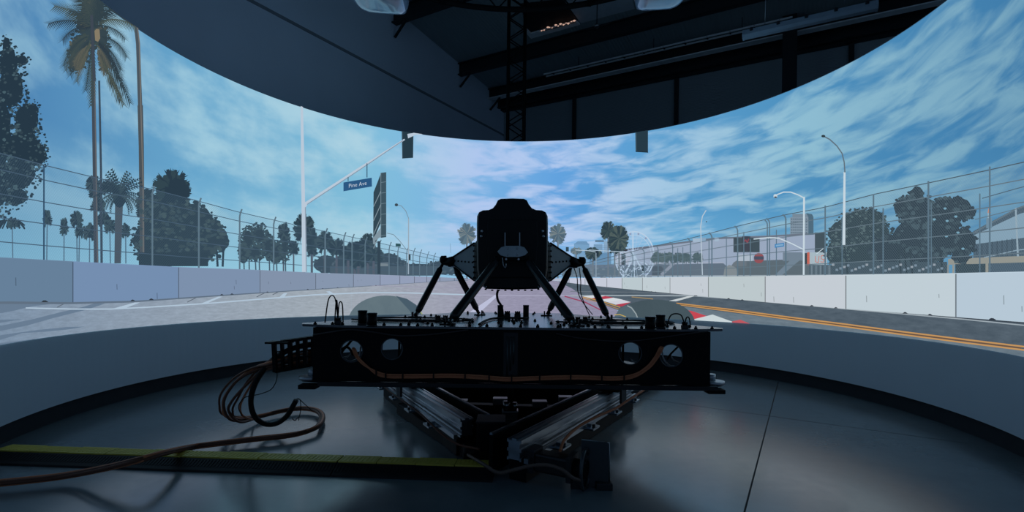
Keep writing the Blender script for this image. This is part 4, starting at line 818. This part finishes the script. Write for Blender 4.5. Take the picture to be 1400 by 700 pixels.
canister(684, 434.5, 8.5, 16, 'black canister at the deck centre, left of the valve blocks')
canister(719, 435, 8.5, 16.5, 'black canister at the deck centre, right of the valve blocks')
# valve blocks with small hoses
def valves(px, py, s, label, loops):
    b = on_deck(px, py); t = empty('valve_block', b, label, 'valve', None); k = s*.5
    MB().box(b+Vector((0, 0, .03*k)), (.09*k, .06*k, .06*k)).build('body', blackg, t, bevel=.004)
    for dx in (-.028, 0, .028): MB().cyl(b+Vector((dx*k, 0, .06*k)), b+Vector((dx*k, 0, .10*k)), .011*k, 12).build('stem', black, t)
    MB().cyl(b+Vector((0, 0, .06*k)), b+Vector((0, 0, .088*k)), .024*k, 16).build('cap', black, t)
    for (dx, h_, e) in loops:
        MB().tube(smooth([b+Vector((0, 0, .07*k)), b+Vector((dx*.25, 0, h_)), b+Vector((dx*.75, .02, h_*.95)), b+Vector((dx, .02, .01))], 6), .0045, 6).build('hose', rubber, t)
valves(462, 443.5, 1.0, 'small valve block with looped thin hoses, left end of the deck', [(-.10, .19, 0), (-.03, .16, 0), (.03, .15, 0)])
valves(936, 450, 1.0, 'small valve block with looped hoses, right end of the deck', [(-.12, .10, 0), (.05, .08, 0)])
for x, y, s, l in ((693.5, 434.5, 1.3, 'knobbed valve left of the deck centre, between the two middle canisters'), (707.5, 435, 1.3, 'knobbed valve right of the deck centre, between the two middle canisters'), (599, 439.5, 1.0, 'small valve behind the front left strut foot'), (609, 439.5, 1.0, 'small valve touching the front left strut foot'), (790, 441.5, 1.0, 'small valve beside the front right strut foot'), (800, 441, 1.0, 'small valve just right of the front right strut foot')): valves(x, y, s, l, [])
# struts
J = {'f': P(700, 349, 4.22), 'l': P(613, 358, 4.95), 'r': P(789, 359.5, 4.95)}
def strut(top, foot_px, foot_py, r_, label, xo):
    f = on_deck(foot_px, foot_py); tp = J[top]+Vector((xo, 0, -.01)); dr = (tp-f).normalized()
    t = empty('support_strut', f, label, 'strut', 'six black struts carrying the cockpit')
    MB().tube([f+dr*.07, f+dr*.10, tp-dr*.10, tp-dr*.06], [r_*.75, r_, r_, r_*.6], 20).build('tube', blackg, t)
    MB().tube([f+dr*.02, f+dr*.08], [.016, .016], 12).build('lower_rod_end', steel if top == 'f' else black, t)
    MB().tube([tp-dr*.07, tp-dr*.0], [.016, .014], 12).build('upper_rod_end', black, t)
    mb = MB(); mb.box(f+Vector((0, 0, .005)), (.11, .09, .012)); mb.box(f+Vector((.02, 0, .03)), (.01, .05, .04)); mb.box(f+Vector((-.02, 0, .03)), (.01, .05, .04)); mb.build('foot_bracket', black, t)
strut('l', 567, 434, .031, 'outermost left strut, from the left joint down to the deck', -.05)
strut('l', 656, 431, .031, 'left rear strut crossing behind the front left strut', .04)
strut('f', 612, 444, .036, 'long front left strut running from the centre front joint', -.1)
strut('f', 788, 446, .036, 'long front right strut running from the centre front joint', .1)
strut('r', 747, 432, .031, 'right rear strut crossing behind the front right strut', -.04)
strut('r', 833, 438, .031, 'outermost right strut, from the right joint down to the deck', .05)
# ------------------------------------------------------------------ cockpit tub
ck = empty('cockpit', (0, CAM.y+4.8, 1.2), 'black cockpit tub with rounded headrest, seen from behind, held on struts', 'cockpit')
half = [(0, 270.5), (16, 271), (20, 273), (23, 279), (27, 284), (33, 286.5), (41, 287), (46, 289.5), (48.6, 295), (49, 305), (49, 332), (48.5, 368), (46, 384), (42, 391), (36, 395), (0, 396)]
prof = [(x, y) for x, y in half]+[(-x, y) for x, y in reversed(half[1:-1])]
D0 = 4.34
def sect(d, sx, sz, zc=0, cut=1e9): 
    out = []
    for x, y in prof:
        q = P(700.5+x, y, D0); zz = 1.62+(q.z-1.62)*sz; out.append((q.x*sx, CAM.y+d, min(zz, cut)+zc))
    return out
secs = [sect(4.33, .95, .965), sect(4.345, .985, .99), sect(4.37, 1, 1), sect(4.62, 1, 1), sect(4.7, .97, .98, 0, 1.80), sect(5.6, .92, .95, 0, 1.72), sect(6.4, .7, .7, -.03, 1.68), sect(7.1, .35, .35, -.05, 1.6)]
n = len(prof); vs = [p for s_ in secs for p in s_]; fs = [tuple(range(n-1, -1, -1)), tuple(range((len(secs)-1)*n, len(secs)*n))]
for i in range(len(secs)-1): fs += [(i*n+k, i*n+(k+1) % n, (i+1)*n+(k+1) % n, (i+1)*n+k) for k in range(n)]
m_ = MB(); m_.add(vs, fs, 0, True); o = m_.build('tub', fabric, ck); 
es = o.modifiers.new('es', 'EDGE_SPLIT'); es.split_angle = math.radians(40)
bp = MB().prism([P(700.5+x, y, 4.31) for x, y in ((-34, 300), (34, 300), (36, 330), (30, 380), (-30, 380), (-36, 330))], (0, .02, 0)); bp.build('back_cover', pm('matt_cover', (.004, .004, .005), .7), ck, bevel=.01)
for x in (-10, 10): MB().bar(P(700.5+x, 318, 4.295), P(700.5+x, 338, 4.295), .008, .012, up=(0, 1, 0)).build('bracket_rod', steel, ck)
for s in (-1, 1):
    for y in (316, 323): c = P(700.5+s*(41.5 if y == 316 else 42.5), y, 4.325); MB().tube([c, c-Vector((0, .008, 0)), c-Vector((0, .012, 0))], [.012, .011, .005], 12).build('screw', silver, ck)
    pr = [P(700.5+s*52, 333, 4.55), P(700.5+s*53, 384, 4.55), P(700.5+s*48, 387, 4.5), P(700.5+s*48, 328, 4.5)]
    MB().prism(pr, (0, .5, 0)).build('side_rib', black, ck)
    studs = MB()
    for k in range(7): c = P(700.5+s*51.7, 336+k*7.3, 4.53); studs.cyl(c, c+Vector((s*.014, 0, 0)), .008, 8)
    studs.build('rib_studs', black, ck)
    j = J['l'] if s < 0 else J['r']
    a, b, c, d = P(700.5+s*52, 333, 4.58), P(700.5+s*52, 383, 4.58), P(700.5+s*81, 361, 4.88), P(700.5+s*81, 352, 4.88)
    MB().prism([a, b, c, d], (0, .06, 0)).build('side_wing', wingm, ck)
    bk = [a+Vector((0, .9, -.02)), b+Vector((0, .9, .02)), c+Vector((0, .07, 0)), d+Vector((0, .07, 0))]
    MB().prism(bk, (0, .02, 0)).build('wing_brace', wingm, ck)
    MB().tube([a.lerp(b, 0)+Vector((0, -.008, .006)), d+Vector((0, -.008, .006))], .007, 8).build('wing_edge', black, ck)
    MB().tube([b+Vector((0, -.008, -.006)), c+Vector((0, -.008, -.006))], .007, 8).build('wing_edge', black, ck)
    for k in range(6):
        q = a.lerp(b, .52).lerp(c.lerp(d, .5), .08+k*.165); MB().cyl(q-Vector((0, .008, 0)), q, .009, 10).build('wing_stud', black, ck)
    mb = MB(); mb.tube([c.lerp(d, .5)-Vector((s*.03, 0, 0)), c.lerp(d, .5), j-Vector((s*.02, 0, -.0)), j+Vector((s*.05, 0, .0))], [.025, .045, .05, .03], 16); mb.build('joint_housing', black, ck)
    MB().tube([j+Vector((s*.02, 0, .02)), j+Vector((s*.07, 0, .02)), j+Vector((s*.085, 0, .02))], [.042, .04, .02], 16).build('joint_cap', black, ck)
    MB().box(j+Vector((-s*.06, -.01, -.035)), (.12, .06, .03)).build('joint_clamp', black, ck, bevel=.004)
    MB().box(j+Vector((-s*.07, -.045, -.05)), (.07, .01, .008)).build('clamp_edge', silver, ck)
hx = [(680, 344), (685, 338), (691, 336), (711, 336), (717, 338), (722, 345), (718, 349), (710, 351.5), (692, 351.5), (684, 349)]
MB().prism([P(x, y, 4.16) for x, y in hx], (0, .025, 0)).build('joint_plate', pm('grey_joint_plate', (.42, .48, .5), .4, metal=.6), ck, bevel=.003)
for x, y in ((694, 339.5), (707, 339.5), (694, 348), (707, 348)): c = P(x, y, 4.16); MB().tube([c, c-Vector((0, .007, 0)), c-Vector((0, .009, 0))], [.009, .008, .003], 10).build('plate_screw', silver, ck)
MB().bar(P(700.5, 353.5, 4.21)-Vector((.15, 0, 0)), P(700.5, 353.5, 4.21)+Vector((.15, 0, 0)), .06, .035).build('joint_block', black, ck, bevel=.005)
for s in (-1, 1): c = P(700.5+s*8.5, 354.5, 4.17); MB().cyl(c, c-Vector((0, .012, 0)), .009, 12).build('joint_bolt', silver, ck)
MB().tube(smooth([P(687, 352, 4.17), P(688, 362, 4.17), P(691, 366, 4.17), P(692, 360, 4.17)], 6), .005, 6).build('hook', steel, ck)
MB().bar(P(700, 345, 4.19), P(700, 345, 4.36), .08, .05).build('joint_arm', black, ck)
sk = MB()
for k in range(9): c = P(664+k*9, 395.5+(.4 if 0 < k < 8 else -1), 4.42); sk.cyl(c, c+Vector((0, 0, -.012)), .01, 8)
sk.build('belly_studs', black, ck)
for s in (-1, 1): MB().tube(smooth([P(700.5+s*43, 381, 4.32), P(700.5+s*41, 388, 4.32), P(700.5+s*37, 393, 4.32), P(700.5+s*35, 391, 4.33)], 5), .0045, 6).build('latch_wire', silver, ck)
cable('umbilical_cable', [P(681, 396, 4.6), P(679.5, 403, 4.6), P(681, 411, 4.6), P(686, 420, 4.6), on_deck(688, 434)], .011, rubber, 'black cable hanging from the cockpit belly to the deck centre')
for k, (pts) in enumerate((((784, 364), (789, 380), (790, 398), (796, 412), (810, 430)), ((792, 366), (794, 385), (794, 400), (800, 418), (806, 431)))):
    q = [P(x, y, 4.9-.05*k) for x, y in pts[:-1]]+[on_deck(*pts[-1])]; cable('sensor_cable', q, .0045, rubber, ('left' if k == 0 else 'right')+' one of two thin cables hanging from the right joint to the deck')
# ------------------------------------------------------------------ cables on the front face
loom = empty('cable_loom', (0, FY, ZB+.06), 'orange cable loom strapped along the front face of the platform', 'cable')
lp_ = [(484, 478), (489, 489), (500, 500), (515, 510), (530, 514), (560, 514.5), (620, 514), (660, 516), (695, 518.5), (740, 517), (790, 516), (840, 517.5), (866, 514), (885, 503), (897, 489), (904, 476)]
for k in range(3):
    pts = [P(484, 476, 3.62)] + [P(x+(k-1)*1.8*(1 if i < 3 or i > 12 else 0), y+(k-1)*(1.9 if 2 < i < 13 else .6), 3.465-.004*abs(k-1)) for i, (x, y) in enumerate(lp_)] + [P(907, 474, 3.62)]
    MB().tube(smooth(pts, 8), .007, 8).build('cable', orange, loom)
for k in range(11):
    i = 3+k*.85; a, b = lp_[int(i)], lp_[int(i)+1]; f_ = i-int(i); c = P(a[0]+(b[0]-a[0])*f_, a[1]+(b[1]-a[1])*f_, 3.462); MB().box(c, (.009, .03, .05)).build('cable_tie', rubber, loom)
cable('thin_hose', [P(x, y, 3.475) for x, y in ((428, 458), (450, 454.5), (470, 451.5), (485, 451), (510, 454), (545, 459), (580, 458), (610, 455), (640, 451))], .006, pm('dull_brown_hose', (.05, .04, .038), .5), 'thin brown hose drooping along the top left of the front face')
cable('thin_hose', [P(x, y, 3.475) for x, y in ((760, 456), (790, 462), (830, 466), (865, 466), (900, 462), (935, 457), (966, 453))], .005, pm('dull_brown_hose', (.05, .04, .038), .5), 'thin dark hose drooping along the top right of the front face')
def inner(hole, defs, who):
    for k, pts in enumerate(defs):
        cable('white_cable', [P(x, y, d) for x, y, d in pts], .006, white, 'white cable curling %s inside the %s opening' % (('at the bottom', 'beside the rim', 'at the side')[k], who))
inner(0, (((470, 490, 3.66), (478, 494, 3.64), (487, 491, 3.64), (492, 484, 3.66), (493, 474, 3.7)), ((468, 489, 3.7), (474, 488, 3.68), (479, 484, 3.68), (484, 478, 3.7))), 'far left')
inner(2, (((861, 490, 3.72), (866, 494, 3.7), (875, 496, 3.7)),), 'inner right')
inner(3, (((905, 480, 3.66), (908, 492, 3.64), (916, 500, 3.64), (928, 501, 3.66)), ((916, 484, 3.7), (921, 492, 3.68), (929, 497, 3.7)), ((901, 490, 3.66), (905, 497, 3.65), (906, 503, 3.65))), 'far right')
cable('black_cable', [P(x, y, 3.68) for x, y in ((466, 478), (474, 473), (481, 465), (486, 462))], .009, rubber, 'black cable crossing the far left opening')
cable('black_cable', [P(x, y, 3.68) for x, y in ((467, 482), (473, 475), (478, 477), (483, 486))], .009, rubber, 'lower black cable in the far left opening')
cable('black_cable', [P(x, y, 3.68) for x, y in ((912, 492), (917, 484), (926, 475), (931, 470))], .007, rubber, 'black cable crossing the far right opening')
# ------------------------------------------------------------------ drag chain
dc = empty('cable_chain', P(372, 508, 3.62), 'black open-link cable drag chain sticking out left of the platform', 'cable chain')
T0, T1 = P(374, 469, 3.62), P(429, 461.5, 3.78); B0, B1 = P(376, 507.5, 3.62), P(429, 498, 3.78)
for back in (0, .11):
    off = Vector((0, back, 0))
    MB().bar(T0+off, T1+off, .016, .022).build('side_rail', black, dc); MB().bar(B0+off, B1+off, .016, .028).build('side_rail', black, dc)
    for k in range(6 if back == 0 else 0): f_ = .01+k*.192; MB().bar(B0.lerp(B1, f_)+off-Vector((0, 0, .008)), T0.lerp(T1, f_)+off+Vector((0, 0, .01)), .018 if k % 2 else .026, .034, up=(0, 1, 0)).build('link', black, dc, bevel=.002)
    mb = MB()
    for q in ((.33, .66) if back == 0 else ()): MB().bar(T0.lerp(B0, q)+off, T1.lerp(B1, q)+off, .008, .008).build('mid_rail', black, dc)
for k in range(6):
    f_ = .01+k*.192
    for E0, E1 in ((T0, T1), (B0, B1)): MB().bar(E0.lerp(E1, f_), E0.lerp(E1, f_)+Vector((0, .11, 0)), .016, .008).build('crossbar', black, dc)
MB().bar(T0-Vector((.06, -.05, 0)), T0+Vector((.1, .05, .0)), .12, .014).build('end_plate', black, dc)
# cables through the chain, hanging in loops and then coiling on the floor
rng = random.Random(12)
floor_run = [(322, 576, .05), (352, 572, .03), (385, 564, .03), (412, 560.5, .03), (432, 563, .03), (441, 571, .03), (437, 583, .035), (420, 592, .03), (395, 598, .03), (350, 603, .03), (300, 609, .03), (262, 614, .04)]
tail = [(225, 622, .12), (190, 632, .14), (150, 642, .10), (100, 652, .04), (50, 659, .03), (-60, 670, .03)]
loops = [[(372, 497), (345, 503), (320, 517), (303, 537), (300, 553), (308, 568)], [(374, 494), (350, 502), (330, 515), (312, 535), (305, 552), (312, 571)], [(376, 490), (355, 503), (338, 522), (325, 545), (318, 560), (324, 573)], [(378, 499), (352, 505), (325, 520), (308, 543), (307, 560), (318, 575)], [(380, 487), (362, 500), (346, 522), (330, 550), (330, 566), (342, 573)], [(380, 502), (358, 508), (335, 528), (316, 550), (313, 563), (328, 577)]]
for k, lps in enumerate(loops):
    m_ = orange if k in (1, 4) else brown
    r_ = .0085+.002*(k % 2)
    pts = [P(426, 478+k*3.2, 3.84), P(400, 484+k*3, 3.74)]+[P(x, y, 3.68+.1*i) for i, (x, y) in enumerate(lps)]
    ang = 2*math.pi*k/6; o1, o2 = math.cos(ang)*.016, math.sin(ang)*.012+.014
    for i, (x, y, z) in enumerate(floor_run[1:]+tail):
        w_ = 1+.5*math.sin(i*.9+k); q = G(x, y, z); pts.append(q+Vector((o1*w_*.6, o1*w_*1.6, o2)))
    cable('floor_cable', pts, r_, m_, 'rust-coloured cable from the drag chain, looping down and bundled in a coil across the floor', 'bundled rust cables on the floor')
cable('black_hose', [P(430, 470, 3.84), P(408, 474, 3.74), P(388, 482, 3.68), P(368, 497, 3.72), P(350, 522, 3.82), P(343, 548, 3.92), P(348, 569, 4.02), P(362, 579.5, 4.1), P(378, 579, 4.15), P(392, 569, 4.15), P(400, 556, 4.15), P(405, 547, 4.15)], .021, rubber, 'thick black hose curving down from the drag chain with its end raised')
hs = empty('hose_end_wires', P(405, 546, 4.15), 'thin wires springing from the raised end of the thick black hose', 'wire')
for pts in (((404, 547), (408, 545), (416, 552), (427, 562)), ((405, 548), (410, 546), (411, 560), (408, 575)), ((399, 571), (403, 575), (408, 570))): MB().tube(smooth([P(x, y, 4.15) for x, y in pts], 5), .0035, 6).build('wire', rubber, hs)
cable('thin_wire', [P(x, y, 3.9) for x, y in ((379, 506), (378, 520), (371, 532), (358, 538), (345, 541), (334, 544), (326, 556), (331, 569))], .0035, rubber, 'thin black wire hanging in a loop below the drag chain')
tie = G(357, 603, .03)
# ------------------------------------------------------------------ cable ramp
rampd = pm('black_ramp_body', (.007, .007, .008), .6, spec=.3)
ra, rb = G(-34, 635.3), G(673, 660); rc, rdd = G(-34, 605), G(673, 634)
def ramp(f0, f1, label):
    t = empty('cable_ramp', ra.lerp(rb, (f0+f1)/2), label, 'cable ramp', None)
    dv = (rb-ra).normalized(); up = Vector((0, 0, 1)); nv = up.cross(dv)
    L = (rb-ra).length; a = ra+dv*L*f0; b = ra+dv*L*f1; W = .34; H = .055
    pf = [(0, 0), (.008, .012), (.105, H), (W-.105, H), (W-.008, .012), (W, 0)]
    MB().prism([a+nv*y+up*z for y, z in pf], b-a).build('body', rampd, t, bevel=.002)
    n = max(1, round((b-a).length/.28))
    gl_ = MB(); Lb = (b-a).length
    for i in range(int(Lb/.022)):
        x0 = i*.022+.006
        gl_.prism([a+dv*x0+nv*.035+up*.0235, a+dv*(x0+.01)+nv*.035+up*.0235, a+dv*(x0+.01)+nv*.093+up*.0505, a+dv*x0+nv*.093+up*.0505], up*.003)
    gl_.build('ramp_ribs', rampd, t)
    ly = MB()
    for i in range(n):
        x0, x1 = (b-a).length*i/n+.003, (b-a).length*(i+1)/n-.003
        j0 = .01 if i % 2 else 0
        ly.prism([a+dv*x0+nv*(.108+j0*.3)+up*H, a+dv*x1+nv*(.108+j0*.3)+up*H, a+dv*x1+nv*(W-.108-j0)+up*H, a+dv*x0+nv*(W-.108-j0)+up*H], up*.009)
    lid = ly.build('lid', yellow, t)
    rg = MB()
    for i in range(int((b-a).length/.028)):
        x0 = .012+i*.028
        rg.prism([a+dv*x0+nv*.125+up*(H+.009), a+dv*(x0+.006)+nv*.125+up*(H+.009), a+dv*(x0+.006)+nv*(W-.13)+up*(H+.009), a+dv*x0+nv*(W-.13)+up*(H+.009)], up*.0025)
    rg.build('lid_grip', yellow, lid)
fj = .70
ramp(0, fj-.0008, 'left length of yellow-topped black cable ramp, with rust cables lying across it'); ramp(fj+.0008, 1, 'right length of yellow-topped black cable ramp, ending beside the black corner post')
# ------------------------------------------------------------------ floor rails under the platform
apex = Vector((G(672, 640).x, CAM.y+3.33, 0))
def profile(mb, a, b, w_, z0, z1, mi=0):     # slotted aluminium extrusion
    a = Vector((a.x, a.y, 0)); b = Vector((b.x, b.y, 0)); h_ = z1-z0; zc = (z0+z1)/2
    mb.bar(a+Vector((0, 0, zc)), b+Vector((0, 0, zc)), w_*.8, h_*.9, mi=mi)
    sd_ = (b-a).normalized().cross(Vector((0, 0, 1)))
    for f_ in (0, .5, 1):
        z = z0+h_*(f_*.86+.07)
        for s in (-1, 1): mb.bar(a+sd_*s*w_*.45+Vector((0, 0, z)), b+sd_*s*w_*.45+Vector((0, 0, z)), w_*.12, h_*.15, mi=mi)
    mb.bar(a+Vector((0, 0, z1)), b+Vector((0, 0, z1)), w_*.3, .014, mi=mi)
def rail_set(s):
    zt = .30
    near_ = G(646, 576, .28) if s < 0 else G(703, 600, .28); far_ = G(556, 522, .28) if s < 0 else G(826, 538, .28)
    a = Vector((near_.x, near_.y, 0)); b = Vector((far_.x, far_.y, 0)); d = (b-a).normalized(); b = b+d*.7; a = a+d*(.1 if s < 0 else 0); side_v = d.cross(Vector((0, 0, 1)))
    out = side_v*(-1 if side_v.x*s < 0 else 1)
    t = empty('linear_rail', a.lerp(b, .5), 'aluminium linear rail on the floor running back to the %s under the platform' % ('left' if s < 0 else 'right'), 'rail')
    mb = MB(); profile(mb, a, b, .10, .145, .275); mb.build('extrusion', alu, t)
    MB().bar(a-out*.17+Vector((0, 0, .285)), b-out*.17+Vector((0, 0, .285)), .02, .014).build('inner_rail', alu, t)
    MB().bar(a-out*.17+Vector((0, 0, .155)), b-out*.17+Vector((0, 0, .155)), .03, .24).build('inner_web', black, t)
    bo, bw_ = 0, .12; MB().bar(a+d*.05+out*bo+Vector((0, 0, .07)), b+out*bo+Vector((0, 0, .07)), bw_, .13).build('base_beam', black, t)
    MB().bar(a+out*.085+Vector((0, 0, .155)), b+out*.085+Vector((0, 0, .155)), .03, .03).build('lower_strip', alu, t)
    for f_ in (.18, .42, .66, .9):
        c = a.lerp(b, f_)+out*.13; mb = MB(); mb.bar(c-d*.07+Vector((0, 0, .145)), c+d*.07+Vector((0, 0, .145)), .09, .016); mb.bar(c-d*.05+Vector((0, 0, .165)), c+d*.05+Vector((0, 0, .165)), .035, .04)
        mb.build('mounting_clamp', alu, t, bevel=.003)
        q = c+out*.02; MB().cyl(q+Vector((0, 0, .155)), q+Vector((0, 0, .17)), .013, 10).build('clamp_bolt', dark, t)
    for f_ in ((.62, .86) if s < 0 else (.78,)):
        c = a.lerp(b, f_); MB().bar(c-d*.09+Vector((0, 0, .315)), c+d*.09+Vector((0, 0, .315)), .2, .07).build('carriage', black, t, bevel=.006)
        MB().bar(c-d*.07-out*-.115+Vector((0, 0, .26)), c+d*.07-out*-.115+Vector((0, 0, .26)), .02, .16).build('carriage_cheek', dark, t)
    return t, a, b, d, out
tl, la, lb, ld, lo_ = rail_set(-1); tr, ra2, rb2, rd2, ro_ = rail_set(1)
# low black outrigger beam beside the left rail
oa, ob = G(637, 630), G(542, 566); 
t = empty('outrigger_beam', oa.lerp(ob, .5), 'low black steel beam lying on the floor outside the left rail', 'beam')
od = (oa-ob).normalized(); osd = od.cross(Vector((0, 0, 1)))*-1
osd = osd if osd.x > 0 else -osd
MB().bar(ob+osd*.06+Vector((0, 0, .045)), oa+osd*.06+Vector((0, 0, .045)), .12, .09).build('beam', black, t, bevel=.008)
MB().bar(ob+osd*.06+Vector((0, 0, .096)), ob+od*.22+osd*.06+Vector((0, 0, .096)), .1, .012).build('end_shoe', dark, t)
MB().cyl(oa+osd*.06+Vector((0, 0, .0)), oa+osd*.06+Vector((0, 0, .12)), .075, 24).build('end_boss', black, t)
# the same on the right, pale edged
oc, oe = G(856, 552), G(905, 524)
t = empty('outrigger_beam', oc.lerp(oe, .5), 'low steel beam with a pale edge lying outside the right rail', 'beam')
MB().bar(oc+Vector((-.06, 0, .05)), oe+(oe-oc).normalized()*.4+Vector((-.06, 0, .05)), .10, .10).build('beam', black, t, bevel=.005)
MB().bar(oc+Vector((-.06, 0, .104)), oe+(oe-oc).normalized()*.4+Vector((-.06, 0, .104)), .11, .008).build('edge_strip', steel, t)
# corner post where the rails meet
pa = G(670, 633); dpa = pa.y-CAM.y; pz1 = P(670, 578, dpa).z; pa.y -= .0
t = empty('corner_post', (pa.x, pa.y+.1, 0), 'black box-shaped corner post where the two rails meet', 'post')
MB().box((pa.x, pa.y+.1, pz1/2+.01), (38/F*dpa, .2, pz1-.02)).build('box', black, t, bevel=.006)
MB().box((pa.x-.01, pa.y+.14, .012), (.30, .36, .024)).build('foot_plate', dark, t)
MB().box((pa.x, pa.y+.1, pz1+.002), (38/F*dpa+.01, .21, .012)).build('cap', blackg, t)
bt = [Vector((0.0, pa.y+.25, 0)), Vector((-.72, CAM.y+4.75, 0)), Vector((-.95, CAM.y+6.2, 0)), Vector((1.05, CAM.y+6.2, 0)), Vector((.86, CAM.y+4.7, 0))]
t = empty('base_plate', (0, CAM.y+4.6, 0), 'black triangular base plate on the floor between the two rails', 'base plate')
MB().prism([p_ for p_ in bt], (0, 0, .03)).build('plate', black, t, bevel=.004)
for k, (x0, y0, x1, y1) in enumerate(((-.62, 4.55, .70, 4.45), (-.75, 5.3, .85, 5.3))): MB().bar((x0, CAM.y+y0, .10), (x1, CAM.y+y1, .10), .1, .14).build('cross_member', black, t, bevel=.006)
for x, y in ((-.45, 4.5), (-.1, 4.6), (.25, 4.5), (.5, 4.7)): MB().box((x, CAM.y+y-.09, .20), (.13, .1, .06)).build('bracket', steel, t, bevel=.006)
# central actuator
c = G(697, 588); c.z = 0
t = empty('centre_actuator', c, 'silver-topped upright actuator on a dark round base under the platform', 'actuator')
cz = P(697, 573, c.y-CAM.y).z
MB().cyl(c+Vector((0, 0, .031)), c+Vector((0, 0, .05)), .26, 40).build('base_disc', dark, t)
MB().cyl(c+Vector((0, 0, .05)), c+Vector((0, 0, cz)), .15, 32).build('column', dark, t)
MB().box(c+Vector((0, 0, cz+.04)), (.14, .12, .08)).build('block', steel, t, bevel=.006)
MB().cyl(c+Vector((-.03, -.02, cz+.08)), c+Vector((-.03, -.02, cz+.16)), .03, 16).build('spindle', steel, t); MB().cyl(c+Vector((.04, -.02, cz+.08)), c+Vector((.04, -.02, cz+.15)), .02, 16).build('spindle', steel, t)
MB().cyl(c+Vector((0, 0, cz+.08)), c+Vector((0, 0, ZB-.02)), .025, 16).build('rod', black, t)
# three legs linking deck to the rails
for s, (a, b, lab) in enumerate(((la, lb, 'left'), (ra2, rb2, 'right'))):
    q = a.lerp(b, .66); t = empty('sliding_leg', q+Vector((0, 0, .35)), 'black sliding leg between the %s rail and the deck underside' % lab, 'leg')
    MB().cyl(q+Vector((0, 0, .35)), q+Vector((0, 0, ZB-.02)), .06, 24).build('column', black, t); MB().cyl(q+Vector((0, 0, .35)), q+Vector((0, 0, .38)), .1, 24).build('flange', dark, t)
# drive motor at the end of the right rail
m0, m1 = P(722, 626, 3.18), P(800, 642, 3.02)
t = empty('drive_motor', (m0+m1)/2-Vector((0, 0, (m0.z+m1.z)/2)), 'black drive motor lying beside the rail end with an upright grey end plate', 'motor')
dv = (m1-m0).normalized(); MB().bar(m0+dv*.06, m0.lerp(m1, .80), .115, .115).build('housing', blackg, t, bevel=.014)
MB().cyl(m0.lerp(m1, .80), m1+dv*.01, .055, 28).build('bell', black, t)
MB().box(m0.lerp(m1, .78), (.03, .15, .15), Matrix((dv, dv.cross(Vector((0, 0, -1))), Vector((0, 0, 1)))).transposed()).build('flange', dark, t)
g0 = P(712, 622, 3.22); MB().bar(g0-dv*.05, m0+dv*.07, .13, .15).build('gearbox', dark, t, bevel=.008)
rg_ = m1+dv*.0; y_ = dv.cross(Vector((0, 0, 1))).normalized()
MB().tube([rg_+(y_*math.cos(a*math.pi/18)+Vector((0, 0, 1))*math.sin(a*math.pi/18)*1.35)*.085 for a in range(37)], .012, 8, cap=False).build('clamp_ring', pm('dark_ring', (.08, .085, .09), .35, metal=.6), t)
e0, e1 = P(795, 660, 3.05), P(832, 664, 3.02); ez = P(795, 604, 3.05).z
ex = (e1-e0); ex.z = 0; yy = Vector((0, 1, 0)); b0p = Vector((e0.x, e0.y+.03, 0)); b1p = Vector((e0.x+37/F*3.03, e0.y-.01, 0)); nn = (b1p-b0p).cross(Vector((0, 0, 1))).normalized()*-.02
MB().prism([b0p, b1p, b1p+Vector((0, 0, ez-.012)), b1p+(b0p-b1p)*.06+Vector((0, 0, ez)), b0p+Vector((0, 0, ez))], nn).build('end_plate', pm('grey_end_plate', (.05, .06, .066), .4, metal=.3), t, bevel=.003)
MB().tube([b0p+nn*.5+Vector((0, 0, ez+.002)), b1p+nn*.5+Vector((0, 0, ez-.004)), b1p+nn*.5+Vector((.004, 0, .02))], .005, 8).build('plate_edge', steel, t)
MB().box(b1p+Vector((-.03, .02, .02)), (.10, .10, .04)).build('foot', dark, t, bevel=.004)
MB().bar(Vector((m1.x-.05, m1.y+.03, 0)), Vector((m1.x-.05, m1.y+.03, m1.z-.05)), .06, .05, up=(0, 1, 0)).build('foot_block', dark, t)
MB().bar(Vector((g0.x, g0.y, .0)), Vector((g0.x, g0.y, g0.z-.05)), .12, .1, up=(0, 1, 0)).build('gear_foot', dark, t)
cable('motor_cable', [P(766, 616, 3.15), P(772, 601, 3.3), P(790, 584, 3.5), P(815, 570, 3.7), P(842, 558, 3.95), P(862, 545, 4.15), P(885, 530, 4.4), P(902, 520, 4.6)], .010, orange, 'orange cable curving from the motor up along the right rail')
cable('motor_cable', [P(640, 622, 3.3), P(660, 634, 3.02), P(680, 646, 2.98), P(700, 643, 2.99), P(725, 637, 3.0), P(748, 636, 2.96), P(768, 642, 2.93), P(783, 653, 2.92), P(795, 657, 2.95)], .011, pm('greyish_brown_cable', (.13, .085, .065), .5), 'brown cable passing in front of the post to the motor')
cable('rail_cable', [P(519, 522, 4.5), P(530, 533, 4.4), P(548, 546, 4.2), P(575, 566, 3.9), P(600, 590, 3.6), P(625, 607, 3.42), P(655, 614, 3.3)], .008, brown, 'brown cable running beside the left rail')
